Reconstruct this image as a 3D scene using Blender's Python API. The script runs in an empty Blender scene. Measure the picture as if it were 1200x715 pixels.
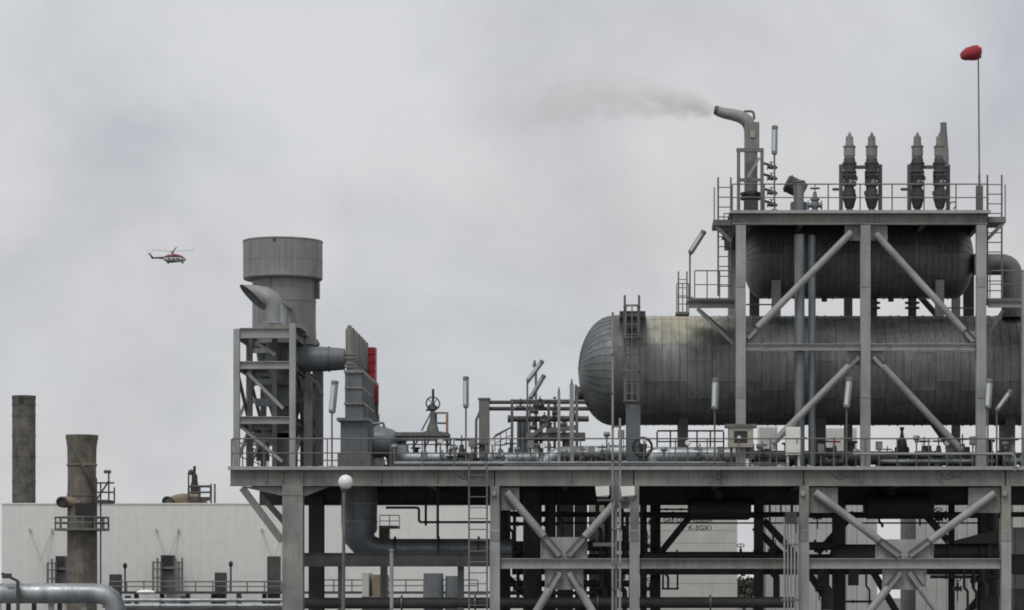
import bpy, math, random
from mathutils import Vector, Matrix, Quaternion
random.seed(7)
C = bpy.context.scene.collection
SC = bpy.context.scene
R = math.radians
V = Vector

# ------------------------------------------------------------------ camera, sky, sun, exposure
D0, PPM, EYE = 110.0, 30.0, 2.0          # metres to the front of the deck, photo pixels per metre there, eye height
cam_d = bpy.data.cameras.new('camera')
cam = bpy.data.objects.new('camera', cam_d); C.objects.link(cam)
cam.location = (0, -D0, EYE); cam.rotation_euler = (R(90), 0, 0)
cam_d.sensor_width = 36; cam_d.lens = 36 * D0 * PPM / 1200
cam_d.shift_x = -0.1; cam_d.shift_y = 0.2854
cam_d.clip_start = 1; cam_d.clip_end = 9000
SC.camera = cam
SC.view_settings.view_transform = 'Standard'; SC.view_settings.look = 'None'
SC.view_settings.exposure = 0.0; SC.view_settings.gamma = 1.0

SUN_EL, SUN_AZ = 58, 205                   # azimuth clockwise from +y: behind the camera, a little to the left
world = bpy.data.worlds.new('World'); SC.world = world; world.use_nodes = True
def build_sky():
    nt = world.node_tree; N = nt.nodes; L = nt.links; N.clear()
    out = N.new('ShaderNodeOutputWorld'); bg = N.new('ShaderNodeBackground')
    sky = N.new('ShaderNodeTexSky'); sky.sky_type = 'NISHITA'; sky.sun_disc = False
    sky.sun_elevation = R(SUN_EL); sky.sun_rotation = R(SUN_AZ)
    bg.inputs['Strength'].default_value = 0.1
    tc = N.new('ShaderNodeTexCoord')
    mp = N.new('ShaderNodeMapping'); mp.inputs['Scale'].default_value = (7.5, 7.5, 9.0); mp.inputs['Location'].default_value = (1.9, .4, 4.7)
    L.new(tc.outputs['Generated'], mp.inputs['Vector'])
    n1 = N.new('ShaderNodeTexNoise'); n1.inputs['Scale'].default_value = 1.15; n1.inputs['Detail'].default_value = 7; n1.inputs['Roughness'].default_value = .55; n1.inputs['Distortion'].default_value = .2
    L.new(mp.outputs[0], n1.inputs['Vector'])
    r1 = N.new('ShaderNodeValToRGB'); e = r1.color_ramp.elements
    e[0].position = .35; e[0].color = (5.2, 5.34, 5.68, 1)
    e[1].position = .63; e[1].color = (6.85, 6.92, 7.1, 1)
    L.new(n1.outputs['Fac'], r1.inputs['Fac'])
    mp2 = N.new('ShaderNodeMapping'); mp2.inputs['Scale'].default_value = (3.0, 3.0, 6.0); mp2.inputs['Location'].default_value = (.3, 2.2, .9)
    L.new(tc.outputs['Generated'], mp2.inputs['Vector'])
    n2 = N.new('ShaderNodeTexNoise'); n2.inputs['Scale'].default_value = 1.6; n2.inputs['Detail'].default_value = 4
    L.new(mp2.outputs[0], n2.inputs['Vector'])
    r2 = N.new('ShaderNodeValToRGB'); e = r2.color_ramp.elements
    e[0].position = .42; e[0].color = (1, 1, 1, 1); e[1].position = .68; e[1].color = (1.0, .972, .935, 1)
    L.new(n2.outputs['Fac'], r2.inputs['Fac'])
    mul = N.new('ShaderNodeMixRGB'); mul.blend_type = 'MULTIPLY'; mul.inputs['Fac'].default_value = 1
    L.new(r1.outputs[0], mul.inputs[1]); L.new(r2.outputs[0], mul.inputs[2])
    mix = N.new('ShaderNodeMixRGB'); mix.inputs['Fac'].default_value = .95      # a closed cloud deck over the clear sky
    L.new(sky.outputs[0], mix.inputs[1]); L.new(mul.outputs[0], mix.inputs[2])
    L.new(mix.outputs[0], bg.inputs['Color']); L.new(bg.outputs[0], out.inputs['Surface'])
build_sky()
sun_d = bpy.data.lights.new('sun', 'SUN'); sun_d.energy = 1.5; sun_d.angle = R(25); sun_d.color = (1, .97, .93)
sun = bpy.data.objects.new('sun', sun_d); C.objects.link(sun)
_sd = V((math.sin(R(SUN_AZ)) * math.cos(R(SUN_EL)), math.cos(R(SUN_AZ)) * math.cos(R(SUN_EL)), math.sin(R(SUN_EL))))
sun.rotation_euler = _sd.to_track_quat('Z', 'Y').to_euler(); sun.location = _sd * 200

# ------------------------------------------------------------------ helpers
def W(px, py, d=0.0):
    s = (D0 + d) / (D0 * PPM)
    return V(((px - 720) * s, d, EYE + (700 - py) * s))
def U(n, d=0.0): return n * (D0 + d) / (D0 * PPM)
def S(px, py, d):                       # same as W but for a pixel measured on the front plane
    return W(px, py, d)

SPOOL = [(0, .13), (.045, .13), (.05, .07), (.12, .10), (.17, .115), (.22, .10), (.29, .07), (.295, .13), (.34, .13)]
class MB:
    def __init__(s): s.v = []; s.f = []
    def add(s, vs, fs):
        o = len(s.v); s.v += [tuple(a) for a in vs]; s.f += [tuple(i + o for i in f) for f in fs]; return s
    def box(s, c, size, rot=None):
        c = V(c); hx, hy, hz = [a / 2 for a in size]
        vs = [V((x, y, z)) for x in (-hx, hx) for y in (-hy, hy) for z in (-hz, hz)]
        if rot is not None: vs = [rot @ a for a in vs]
        return s.add([a + c for a in vs], [(0, 1, 3, 2), (4, 6, 7, 5), (0, 4, 5, 1), (2, 3, 7, 6), (0, 2, 6, 4), (1, 5, 7, 3)])
    def box2(s, a, b):
        a = V(a); b = V(b); return s.box((a + b) / 2, [abs(b[i] - a[i]) for i in range(3)])
    def bar(s, p0, p1, w, h, up=V((0, 0, 1))):
        p0 = V(p0); p1 = V(p1); d = p1 - p0; l = d.length; d.normalize()
        up = V(up)
        if abs(d.dot(up)) > .99: up = V((0, 1, 0))
        y = up.cross(d).normalized(); z = d.cross(y)
        m = Matrix((d, y, z)).transposed()
        return s.box((p0 + p1) / 2, (l, w, h), m)
    def ibeam(s, p0, p1, h, w, t=.03, tw=.02, up=V((0, 0, 1))):
        p0 = V(p0); p1 = V(p1); d = (p1 - p0).normalized(); up = V(up)
        if abs(d.dot(up)) > .99: up = V((0, 1, 0))
        y = up.cross(d).normalized(); z = d.cross(y)
        prof = [(-w/2, -h/2), (w/2, -h/2), (w/2, -h/2+t), (tw/2, -h/2+t), (tw/2, h/2-t), (w/2, h/2-t), (w/2, h/2), (-w/2, h/2), (-w/2, h/2-t), (-tw/2, h/2-t), (-tw/2, -h/2+t), (-w/2, -h/2+t)]
        n = len(prof)
        vs = [p0 + y * a + z * b for a, b in prof] + [p1 + y * a + z * b for a, b in prof]
        fs = [(i, (i + 1) % n, (i + 1) % n + n, i + n) for i in range(n)]
        for o, fl in ((0, True), (n, False)):
            for q in ((0, 1, 2, 11), (10, 3, 4, 9), (8, 5, 6, 7)):
                q = [i + o for i in q]; fs.append(tuple(reversed(q)) if fl else tuple(q))
        return s.add(vs, fs)
    def lathe(s, p0, axis, prof, n=20, cap=True):
        p0 = V(p0); d = V(axis).normalized()
        u = d.orthogonal().normalized(); w = d.cross(u)
        vs = []; fs = []
        for t, r in prof:
            for k in range(n):
                a = 2 * math.pi * k / n
                vs.append(p0 + d * t + (u * math.cos(a) + w * math.sin(a)) * max(r, 1e-4))
        for i in range(len(prof) - 1):
            for k in range(n):
                k2 = (k + 1) % n
                fs.append((i*n + k, i*n + k2, (i+1)*n + k2, (i+1)*n + k))
        if cap:
            fs.append(tuple(reversed(range(n)))); fs.append(tuple(range((len(prof)-1)*n, len(prof)*n)))
        return s.add(vs, fs)
    def cyl(s, p0, p1, r, r1=None, n=14):
        p0 = V(p0); p1 = V(p1)
        return s.lathe(p0, p1 - p0, [(0, r), ((p1 - p0).length, r if r1 is None else r1)], n)
    def tube(s, pts, r, n=12, bend=0.0, seg=6, radii=None):
        pts = [V(p) for p in pts]
        if bend:
            q = [pts[0]]
            for i in range(1, len(pts) - 1):
                a, b, c = pts[i-1], pts[i], pts[i+1]
                bd = min(bend, (a-b).length * .49, (c-b).length * .49)
                e0 = b + (a - b).normalized() * bd; e1 = b + (c - b).normalized() * bd
                for k in range(seg + 1):
                    t = k / seg; q.append(e0 * (1-t)**2 + b * 2*t*(1-t) + e1 * t*t)
            q.append(pts[-1]); pts = q
        m = len(pts); vs = []; fs = []
        tang = [(pts[min(i+1, m-1)] - pts[max(i-1, 0)]).normalized() for i in range(m)]
        u = tang[0].orthogonal().normalized()
        for i in range(m):
            u = (u - tang[i] * u.dot(tang[i])).normalized(); w = tang[i].cross(u)
            rr = radii[i] if radii else r
            for k in range(n):
                a = 2 * math.pi * k / n; vs.append(pts[i] + (u * math.cos(a) + w * math.sin(a)) * rr)
        for i in range(m - 1):
            for k in range(n):
                k2 = (k + 1) % n; fs.append((i*n+k, i*n+k2, (i+1)*n+k2, (i+1)*n+k))
        fs.append(tuple(reversed(range(n)))); fs.append(tuple(range((m-1)*n, m*n)))
        return s.add(vs, fs)
    def torus(s, c, axis, Rr, r, n=24, m=6):
        c = V(c); d = V(axis).normalized(); u = d.orthogonal().normalized(); w = d.cross(u); vs = []; fs = []
        for i in range(n):
            a = 2*math.pi*i/n; rad = u*math.cos(a) + w*math.sin(a)
            for j in range(m):
                b = 2*math.pi*j/m; vs.append(c + rad*(Rr + r*math.cos(b)) + d*(r*math.sin(b)))
        for i in range(n):
            for j in range(m):
                fs.append((i*m+j, ((i+1) % n)*m+j, ((i+1) % n)*m+(j+1) % m, i*m+(j+1) % m))
        return s.add(vs, fs)
    def ell(s, c, rad, n=16, m=10):
        c = V(c); vs = []; fs = []
        for i in range(m + 1):
            t = math.pi * i / m
            for k in range(n):
                a = 2*math.pi*k/n
                vs.append(c + V((rad[0]*math.sin(t)*math.cos(a), rad[1]*math.sin(t)*math.sin(a), rad[2]*math.cos(t))))
        for i in range(m):
            for k in range(n):
                fs.append((i*n+k, (i+1)*n+k, (i+1)*n+(k+1) % n, i*n+(k+1) % n))
        return s.add(vs, fs)
    def prism(s, pts, depth_vec):           # extrude a planar polygon
        n = len(pts); dv = V(depth_vec)
        vs = [V(p) for p in pts] + [V(p) + dv for p in pts]
        fs = [tuple(range(n)), tuple(reversed(range(n, 2*n)))] + [(i, i+n, (i+1) % n + n, (i+1) % n) for i in range(n)]
        return s.add(vs, fs)
    def mesh(s, name, mat, off=V((0, 0, 0)), angle=38):
        me = bpy.data.meshes.new(name)
        me.from_pydata([(a[0]-off[0], a[1]-off[1], a[2]-off[2]) for a in s.v], [], s.f)
        me.materials.append(mat)
        import bmesh
        bm = bmesh.new(); bm.from_mesh(me); bmesh.ops.recalc_face_normals(bm, faces=bm.faces); bm.to_mesh(me); bm.free()
        me.shade_smooth(); me.set_sharp_from_angle(angle=R(angle))
        return me
    def build(s, name, mat, parent=None):
        off = V((0, 0, 0)); p = parent
        while p is not None: off = off + p.location; p = p.parent
        o = bpy.data.objects.new(name, s.mesh(name, mat, off)); C.objects.link(o)
        if parent is not None: o.parent = parent
        return o

def thing(name, label, cat, loc=(0, 0, 0), group=None):
    o = bpy.data.objects.new(name, None); C.objects.link(o); o.location = V(loc); o.empty_display_size = .2
    o['label'] = label; o['category'] = cat
    if group: o['group'] = group
    return o
def tag(o, label, cat, group=None, kind=None):
    if kind: o['kind'] = kind
    if label: o['label'] = label
    if cat: o['category'] = cat
    if group: o['group'] = group
    return o
def single(name, mb, mat, label, cat, loc, group=None):
    loc = V(loc); o = bpy.data.objects.new(name, mb.mesh(name, mat, loc)); C.objects.link(o); o.location = loc
    return tag(o, label, cat, group)
def copy_tree(o, parent=None):
    c = o.copy(); C.objects.link(c)
    if parent is not None: c.parent = parent
    for ch in list(o.children): copy_tree(ch, c)
    return c
def dup(o, loc, label=None):
    c = copy_tree(o); c.location = V(loc)
    if label: c['label'] = label
    return c

# ------------------------------------------------------------------ materials
def metal(name, col, rough=.55, metallic=0.0, grime=.35, streak=.3, rust=0.0, stain=None, bump=.0, spread=.10, rustcol=(.16, .075, .035)):
    m = bpy.data.materials.new(name); m.use_nodes = True
    nt = m.node_tree; N = nt.nodes; L = nt.links; b = N['Principled BSDF']
    b.inputs['Roughness'].default_value = rough; b.inputs['Metallic'].default_value = metallic
    geo = N.new('ShaderNodeNewGeometry')
    def noise(scale, sc3, detail=5, rough_=.6):
        mp = N.new('ShaderNodeMapping'); mp.inputs['Scale'].default_value = sc3; L.new(geo.outputs['Position'], mp.inputs['Vector'])
        n = N.new('ShaderNodeTexNoise'); n.inputs['Scale'].default_value = scale; n.inputs['Detail'].default_value = detail; n.inputs['Roughness'].default_value = rough_
        L.new(mp.outputs[0], n.inputs['Vector']); return n.outputs['Fac']
    def rng(src, a, b_, c, d):
        r = N.new('ShaderNodeMapRange'); r.inputs[1].default_value = a; r.inputs[2].default_value = b_; r.inputs[3].default_value = c; r.inputs[4].default_value = d
        L.new(src, r.inputs[0]); return r.outputs[0]
    def mixc(fac, a, b_, mode='MIX'):
        x = N.new('ShaderNodeMixRGB'); x.blend_type = mode
        if isinstance(fac, (int, float)): x.inputs[0].default_value = fac
        else: L.new(fac, x.inputs[0])
        for i, q in ((1, a), (2, b_)):
            if isinstance(q, tuple): x.inputs[i].default_value = (*q, 1)
            else: L.new(q, x.inputs[i])
        return x.outputs[0]
    blot = rng(noise(.9, (1, 1, 1)), .35, .68, 0, 1)
    c = mixc(blot, tuple(a * (1 - grime) for a in col), tuple(min(1, a * (1 + .35 * grime)) for a in col))
    if streak:
        st = rng(noise(1.6, (4.2, 4.2, .22), 4), .44, .70, 0, streak)
        c = mixc(st, c, tuple(a * .45 for a in col))
    if stain:
        sm = rng(noise(.55, (1, 1, .6), 6, .65), .52, .70, 0, .75)
        c = mixc(sm, c, stain)
    if rust:
        rm = rng(noise(2.3, (1, 1, .55), 7, .7), .70 - .12 * rust, .80 - .06 * rust, 0, .8)
        c = mixc(rm, c, rustcol)
    oi = N.new('ShaderNodeObjectInfo')
    hv = N.new('ShaderNodeHueSaturation'); L.new(c, hv.inputs['Color'])
    L.new(rng(oi.outputs['Random'], 0, 1, 1 - spread, 1 + spread), hv.inputs['Value'])
    L.new(hv.outputs[0], b.inputs['Base Color'])
    L.new(rng(noise(3.1, (1, 1, 1)), .3, .7, max(.15, rough - .12), min(1, rough + .15)), b.inputs['Roughness'])
    if bump:
        bp = N.new('ShaderNodeBump'); bp.inputs['Strength'].default_value = bump; bp.inputs['Distance'].default_value = .03
        L.new(noise(5, (1, 1, 1)), bp.inputs['Height']); L.new(bp.outputs[0], b.inputs['Normal'])
    return m
def flat(name, col, rough=.5, metallic=0, emit=0):
    m = bpy.data.materials.new(name); m.use_nodes = True; b = m.node_tree.nodes['Principled BSDF']
    b.inputs['Base Color'].default_value = (*col, 1); b.inputs['Roughness'].default_value = rough; b.inputs['Metallic'].default_value = metallic
    return m
K = dict(
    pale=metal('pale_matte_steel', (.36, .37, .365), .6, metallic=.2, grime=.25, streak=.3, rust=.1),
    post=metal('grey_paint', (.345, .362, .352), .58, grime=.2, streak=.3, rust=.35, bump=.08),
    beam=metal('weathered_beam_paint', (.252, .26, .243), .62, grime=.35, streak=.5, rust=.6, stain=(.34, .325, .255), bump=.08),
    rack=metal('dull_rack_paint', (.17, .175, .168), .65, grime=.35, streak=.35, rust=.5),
    brace=metal('brace_paint', (.315, .328, .318), .58, grime=.28, streak=.2, rust=.45, bump=.08),
    dark=metal('dark_weathered_and_shaded_steel', (.07, .07, .068), .6, grime=.3, streak=.2, rust=.2),  # also on the rear deck frame, its grey paint darkened to imitate shade
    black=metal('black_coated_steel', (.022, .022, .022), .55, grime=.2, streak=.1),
    rail=metal('rail_galvanised', (.16, .16, .155), .6, grime=.25, streak=.1, rust=.2),
    clad=metal('vessel_cladding', (.215, .228, .218), .5, metallic=.15, grime=.3, streak=.65, rust=.1, spread=.05),
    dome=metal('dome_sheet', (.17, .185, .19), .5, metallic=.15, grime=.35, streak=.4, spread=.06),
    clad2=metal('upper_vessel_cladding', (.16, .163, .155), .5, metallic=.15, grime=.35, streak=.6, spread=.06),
    gap=flat('cladding_joint', (.03, .03, .03), .8),
    pipe=metal('pipe_jacket', (.40, .43, .455), .48, metallic=.6, grime=.35, streak=.5, rust=.15, spread=.08, bump=.12),
    pipeg=metal('pipe_grey', (.24, .265, .285), .45, metallic=.4, grime=.3, streak=.3, rust=.2),
    stack=metal('stack_steel', (.27, .27, .26), .55, metallic=.15, grime=.22, streak=.5, rust=.12),
    duct=metal('duct_plate', (.15, .168, .178), .55, metallic=.15, grime=.25, streak=.35, rust=.15),
    cyls=metal('cylinder_paint', (.215, .218, .20), .55, grime=.3, streak=.4, rust=.2),
    conc=metal('stained_concrete', (.185, .168, .138), .9, grime=.5, streak=.7, rust=.3, rustcol=(.09, .065, .045), bump=.3, spread=0),
    conc2=metal('dark_concrete', (.14, .132, .12), .9, grime=.5, streak=.6, bump=.3, spread=0),
    wall=metal('white_wall_sheet', (.74, .742, .72), .6, grime=.05, streak=.08, spread=.007),
    grey_wall=metal('grey_wall_sheet', (.46, .465, .45), .6, grime=.08, streak=.1, spread=.03),
    tank=metal('tank_paint', (.48, .48, .455), .6, grime=.1, streak=.15, spread=.02),
    white=metal('white_enamel', (.80, .80, .77), .45, grime=.1, streak=.12, rust=.1),
    cream=metal('cream_enamel', (.42, .40, .33), .5, grime=.15, streak=.1),
    red=metal('red_paint', (.30, .012, .022), .5, grime=.2, streak=.15, spread=.03),
    sock=metal('red_fabric', (.34, .035, .045), .85, grime=.15, streak=0),
    valve=metal('valve_casting', (.075, .08, .08), .55, metallic=.1, grime=.35, streak=.2, rust=.2),
    bonnet=metal('bonnet_paint', (.235, .24, .23), .55, grime=.25, streak=.2, rust=.2),
    floor=metal('floor_plate', (.12, .12, .115), .8, grime=.3, streak=0, rust=.3),
    grnd=metal('ground_concrete', (.16, .157, .15), .9, grime=.35, streak=0, spread=0),
    glass=flat('dark_glass', (.02, .022, .025), .12),
    globe=flat('opal_glass', (.82, .82, .8), .3),
    lamp=metal('lamp_housing', (.28, .30, .31), .45, grime=.15, streak=.1),
    diffuser=flat('lamp_diffuser', (.62, .66, .68), .35),
    ink=flat('black_lettering', (.03, .03, .032), .7),
    ochre=metal('ochre_duct', (.25, .20, .145), .8, grime=.3, streak=.3, rust=.4),
    orange=metal('orange_paint', (.36, .20, .10), .6, grime=.2, streak=.1),
    bark=metal('bark', (.06, .05, .04), .9, grime=.3, streak=.2),
)

# ------------------------------------------------------------------ ground
g = MB(); g.add([(-3000, -400, 0), (3000, -400, 0), (3000, 6000, 0), (-3000, 6000, 0)], [(0, 1, 2, 3)])
go = g.build('ground', K['grnd']); tag(go, None, None, kind='structure')

# ------------------------------------------------------------------ builders
def P(par, name, mat, mb, label=None):
    o = mb.build(name, K[mat], par)
    if label: o['label'] = label
    return o
def bar(par, name, mat, p0, p1, w, h=None, up=V((0, 0, 1))): return P(par, name, mat, MB().bar(p0, p1, w, h or w, up))
def rod(par, name, mat, p0, p1, r, n=8): return P(par, name, mat, MB().cyl(p0, p1, r, n=n))
def ib(par, name, mat, p0, p1, h, w, up=V((0, 0, 1)), t=.03, tw=.025): return P(par, name, mat, MB().ibeam(p0, p1, h, w, t, tw, up))

def guard_rail(label, pts, h=1.1, step=1.15, r=.03, mids=(.5,), mat='rail', toe=False, group='guard rails of the platforms'):
    pts = [V(p) for p in pts]
    t = thing('guard_rail', label, 'railing', pts[0], group)
    for i in range(len(pts) - 1):
        a, b = pts[i], pts[i+1]; up = V((0, 0, h))
        rod(t, 'top_rail', mat, a + up, b + up, r)
        for m in mids: rod(t, 'mid_rail', mat, a + up*m, b + up*m, r*.8)
        n = max(1, round((b-a).length / step))
        for k in range(n + (1 if i == len(pts)-2 else 0)):
            p = a.lerp(b, k/n); rod(t, 'post', mat, p, p + V((0, 0, h-r)), r*.95, 6)
        if toe: bar(t, 'toe_board', mat, a + V((0, 0, .08)), b + V((0, 0, .08)), .012, .14)
    return t
def ladder(label, base, top, width, axis=V((1, 0, 0)), step=.33, r=.03, mat='rail', hoops=None, name='ladder'):
    base = V(base); top = V(top); t = thing(name, label, 'ladder', base)
    h = axis * (width/2)
    for s in (-1, 1): rod(t, 'stile', mat, base + h*s, top + h*s, r)
    L_ = (top-base).length; n = int(L_/step)
    first = None
    for k in range(1, n):
        p = base.lerp(top, k/n)
        if first is None: first = rod(t, 'rung', mat, p - h, p + h, r*.6, 6)
        else:
            c = first.copy(); C.objects.link(c); c.location = (p - base) - (base.lerp(top, 1/n) - base)
    if hoops:
        dr, hs = hoops
        for z in hs:
            c = V((base.x, base.y, z))
            pts = [c + axis*(width/2*1.15*math.cos(a)) + V((0, dr*math.sin(a), 0)) for a in [math.pi*i/8 for i in range(9)]]
            P(t, 'hoop', mat, MB().tube(pts, r*.7, 6))
        for a in (math.pi*.25, math.pi*.5, math.pi*.75):
            o = axis*(width/2*1.15*math.cos(a)) + V((0, dr*math.sin(a), 0))
            rod(t, 'cage_bar', mat, V((base.x, base.y, hs[0])) + o, V((base.x, base.y, hs[-1])) + o, r*.6, 6)
    return t
def tube_lamp(label, px, yb, y0, y1, d, dx=0, r_px=4.2, name='tube_lamp'):
    """pole from yb up to y0, slim tubular luminaire from y0 to y1 leaning dx pixels"""
    b = W(px, yb, d); a = W(px, y0, d); e = W(px + dx, y1, d)
    t = thing(name, label, 'lamp', b, 'tubular lamps on poles')
    rod(t, 'pole', 'rail', b, a, .035)
    P(t, 'base_plate', 'rail', MB().box(b + V((0, 0, .03)), (.25, .25, .06)))
    dr = (e - a).normalized(); L_ = (e-a).length; r = U(r_px, d)
    P(t, 'lamp_housing', 'lamp', MB().lathe(a - dr*.02, dr, [(0, r*.55), (.06, r), (L_-.08, r), (L_, r*.6)], 10))
    P(t, 'diffuser', 'diffuser', MB().bar(a + dr*.12 + V((-r*.3, -r*.75, 0)), e - dr*.14 + V((-r*.3, -r*.75, 0)), r*.9, r*.7))
    P(t, 'end_cap', 'bonnet', MB().lathe(e - dr*.06, dr, [(0, r*1.06), (.1, r*1.06), (.13, r*.5)], 10))
    rod(t, 'bracket', 'rail', a - V((0, 0, .15)), a + dr*.3 + V((0, r*.9, 0)), .02)
    return t
def flange(par, p, axis, r, w=.06, mat='pipeg'):
    a = V(axis).normalized(); return P(par, 'flange', mat, MB().cyl(V(p) - a*w/2, V(p) + a*w/2, r, n=16))
def pipe(name, label, pts, r, mat='pipe', bend=None, flanges=(), bands=0, group=None, cat='pipe', n=16, shoes=False):
    shoes = shoes or name in ('jacketed_pipe', 'long_pipe') and pts[0][2] > ZD - .5
    pts = [V(p) for p in pts]
    t = thing(name, label, cat, pts[0], group)
    P(t, 'pipe_run', mat, MB().tube(pts, r, n, bend if bend is not None else r*2.2))
    for f in flanges:                       # (segment index, fraction)
        i, fr = f; a, b = pts[i], pts[i+1]; flange(t, a.lerp(b, fr), b-a, r*1.45)
    if shoes:
        a, b = max(((pts[i], pts[i+1]) for i in range(len(pts)-1)), key=lambda q: abs(q[1].x-q[0].x)); m = max(2, int((b-a).length/1.3))
        for k in range(m):
            q = a.lerp(b, (k+.5)/m); hh = q.z - r*.9 - ZD - .004
            if hh > .03: P(t, 'shoe', 'dark', MB().box((q.x, q.y, ZD + .004 + hh/2), (.16, r*1.7, hh)))
    if bands:
        for i in range(len(pts)-1):
            a, b = pts[i], pts[i+1]; m = int((b-a).length/bands)
            for k in range(1, m): P(t, 'band', mat, MB().cyl(a.lerp(b, k/m) - (b-a).normalized()*.02, a.lerp(b, k/m) + (b-a).normalized()*.02, r*1.035, n=n))
    return t
def gate_valve(label, base, s=1.0, mat='valve', wheel='Z', red=False, name='gate_valve', group='gate valves on the deck pipework'):
    base = V(base); t = thing(name, label, 'valve', base, group)
    P(t, 'body', mat, MB().lathe(base, (0, 0, 1), [(0, .17*s), (.05*s, .17*s), (.06*s, .10*s), (.15*s, .15*s), (.28*s, .18*s), (.42*s, .13*s), (.45*s, .2*s), (.52*s, .2*s), (.53*s, .11*s), (.75*s, .07*s), (.8*s, .07*s)], 14))
    P(t, 'end_flange', mat, MB().cyl(base + V((-.3*s, 0, .25*s)), base + V((-.25*s, 0, .25*s)), .19*s).cyl(base + V((-.26*s, 0, .25*s)), base + V((.26*s, 0, .25*s)), .11*s))
    P(t, 'end_flange', mat, MB().cyl(base + V((.25*s, 0, .25*s)), base + V((.3*s, 0, .25*s)), .19*s))
    rod(t, 'stem', mat, base + V((0, 0, .8*s)), base + V((0, 0, 1.1*s)), .022*s)
    ax = V((0, 0, 1)) if wheel == 'Z' else V((0, 1, 0)); c = base + V((0, 0, .95*s))
    w = MB().torus(c, ax, .2*s, .022*s, 18, 6)
    u = ax.orthogonal().normalized(); v = ax.cross(u)
    for q in (u, v): w.cyl(c - q*.2*s, c + q*.2*s, .014*s, n=6)
    w.cyl(c - ax*.03*s, c + ax*.03*s, .05*s, n=8)
    P(t, 'hand_wheel', 'red' if red else mat, w)
    return t

# ------------------------------------------------------------------ main deck on its steel frame
ZD = W(0, 548).z                             # deck level
XL, XR = W(268, 0).x, W(1330, 0).x
FD = 17.0                                    # depth of the deck
rackt = thing('steel_deck_frame', 'long grey steel deck on columns with X bracing beneath, carrying all the plant', 'steel structure', (W(660, 0).x, 0, 0))
P(rackt, 'deck_floor', 'floor', MB().box2((XL, -.22, ZD-.06), (XR, FD, ZD)))
P(rackt, 'edge_angle', 'post', MB().box2((XL, -.26, ZD-.10), (XR, -.222, ZD+.035)))
hb = .66
xs_front = [342, 580, 743.5, 942, 1178.5, 1400]
def X(px): return W(px, 0).x
zb = ZD - .062 - hb/2
for a, b in ((270, 579), (580.4, 742), (743.4, 941), (942.4, 1177.5), (1179, 1330)):
    ib(rackt, 'beam', 'beam', (X(a), 0, zb), (X(b), 0, zb), hb, .34, t=.045)
for px in (312, 331, 355, 446, 512, 668, 843, 1008, 1100):
    P(rackt, 'stiffener', 'beam', MB().box((X(px), -.085, zb), (.02, .16, hb-.10)))
# transverse beams and secondary joists under the floor
for px in (290, 342, 420, 500, 580, 660, 743.5, 842, 942, 1060, 1178.5):
    ib(rackt, 'cross_beam', 'dark', (X(px), .18, zb+.03), (X(px), FD, zb+.03), .58, .26)
for d in (3, 6, 12, 14.5):
    ib(rackt, 'joist', 'dark', (XL, d, ZD-.2), (XR, d, ZD-.2), .24, .14)
# front columns
P(rackt, 'column', 'beam', MB().box((X(343.5), .1, (zb-hb/2)/2), (U(24), .62, zb-hb/2-.004)), 'stout box column at the left end of the deck')
P(rackt, 'haunch', 'beam', MB().prism([W(281, 570.4), W(331, 570.4), W(331, 581)], (0, .05, 0)).prism([W(356, 570.4), W(386, 570.4), W(356, 582)], (0, .05, 0)))
P(rackt, 'column_band', 'beam', MB().box((X(343.5), .1, W(0, 580).z), (U(26), .66, .05)))
for px in xs_front[1:-1]:
    ib(rackt, 'column', 'beam', (X(px), 0, W(0, 621, 0).z+.002), (X(px), 0, zb-hb/2-.004), .37, .36, up=V((0, 1, 0)), t=.03)
    P(rackt, 'column_casing', 'post', MB().box((X(px), 0, W(0, 621, 0).z/2), (.385, .40, W(0, 621, 0).z)))
    P(rackt, 'splice_plate', 'beam', MB().box2(W(px-5, 634, -.222), W(px+5, 622.5, -.2015)))
    P(rackt, 'pipe_cap', 'post', MB().lathe(W(px-1, 581, -.24), (0, 0, 1), [(0, .1), (.12, .1), (.16, .06)], 10))
# mid level beams
zm = W(0, 660.5).z
for a, b in ((586.5, 737.5), (749.5, 936), (948, 1172)):
    ib(rackt, 'mid_beam', 'post' if a != 749.5 else 'beam', (X(a), .02, zm), (X(b), .02, zm), U(12), .3, t=.03)
ib(rackt, 'mid_beam', 'rack', W(352, 656, 2.6), W(600, 656, 2.6), U(16, 2.6), .3)
for px in (400, 540): ib(rackt, 'hanger', 'rack', W(px, 664, 3.0), (W(px, 0, 3.0).x, 3.0, 0), .25, .25, up=V((0, 1, 0)))
# X bracing in two bays
def gusset(px0, px1, py0, py1, d=.06, mat='post', t=.03):
    a, b = W(px0, py1), W(px1, py0); return P(rackt, 'gusset_plate', mat, MB().box2((a.x, d, a.z), (b.x, d+t, b.z)))
def bolts(par, p0, p1, n, d, r=.03):
    m = MB()
    for k in range(n): q = V(p0).lerp(V(p1), k/(n-1)); m.cyl((q.x, d, q.z), (q.x, d-.03, q.z), r, n=6)
    o = P(par, 'bolt_row', 'rack', m); o['kind'] = 'stuff'; return o
def brace(par, p0, p1, r, mat='brace', ends=(0, 0), fin=.75, d_fin=.0):
    p0, p1 = V(p0), V(p1); dr = (p1-p0).normalized()
    a = p0 + dr*fin*ends[0]; b = p1 - dr*fin*ends[1]
    o = P(par, 'brace', mat, MB().lathe(a - dr*.0, dr, [(0, r*.8), (.03, r), ((b-a).length-.03, r), ((b-a).length, r*.8)], 14))
    side = V((0, 1, 0)).cross(dr).normalized()
    for e, q0, q1 in ((ends[0], p0, a), (ends[1], b, p1)):
        if e:
            P(o, 'fin_plate', mat, MB().bar(q0, q1, .04, r*1.2, side))
            for s in (-1, 1): P(o, 'fin_plate', 'dark', MB().bar(q0 + side*s*r*.8, q1 + side*s*r*.8, .16, .035, side))
    return o
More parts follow.
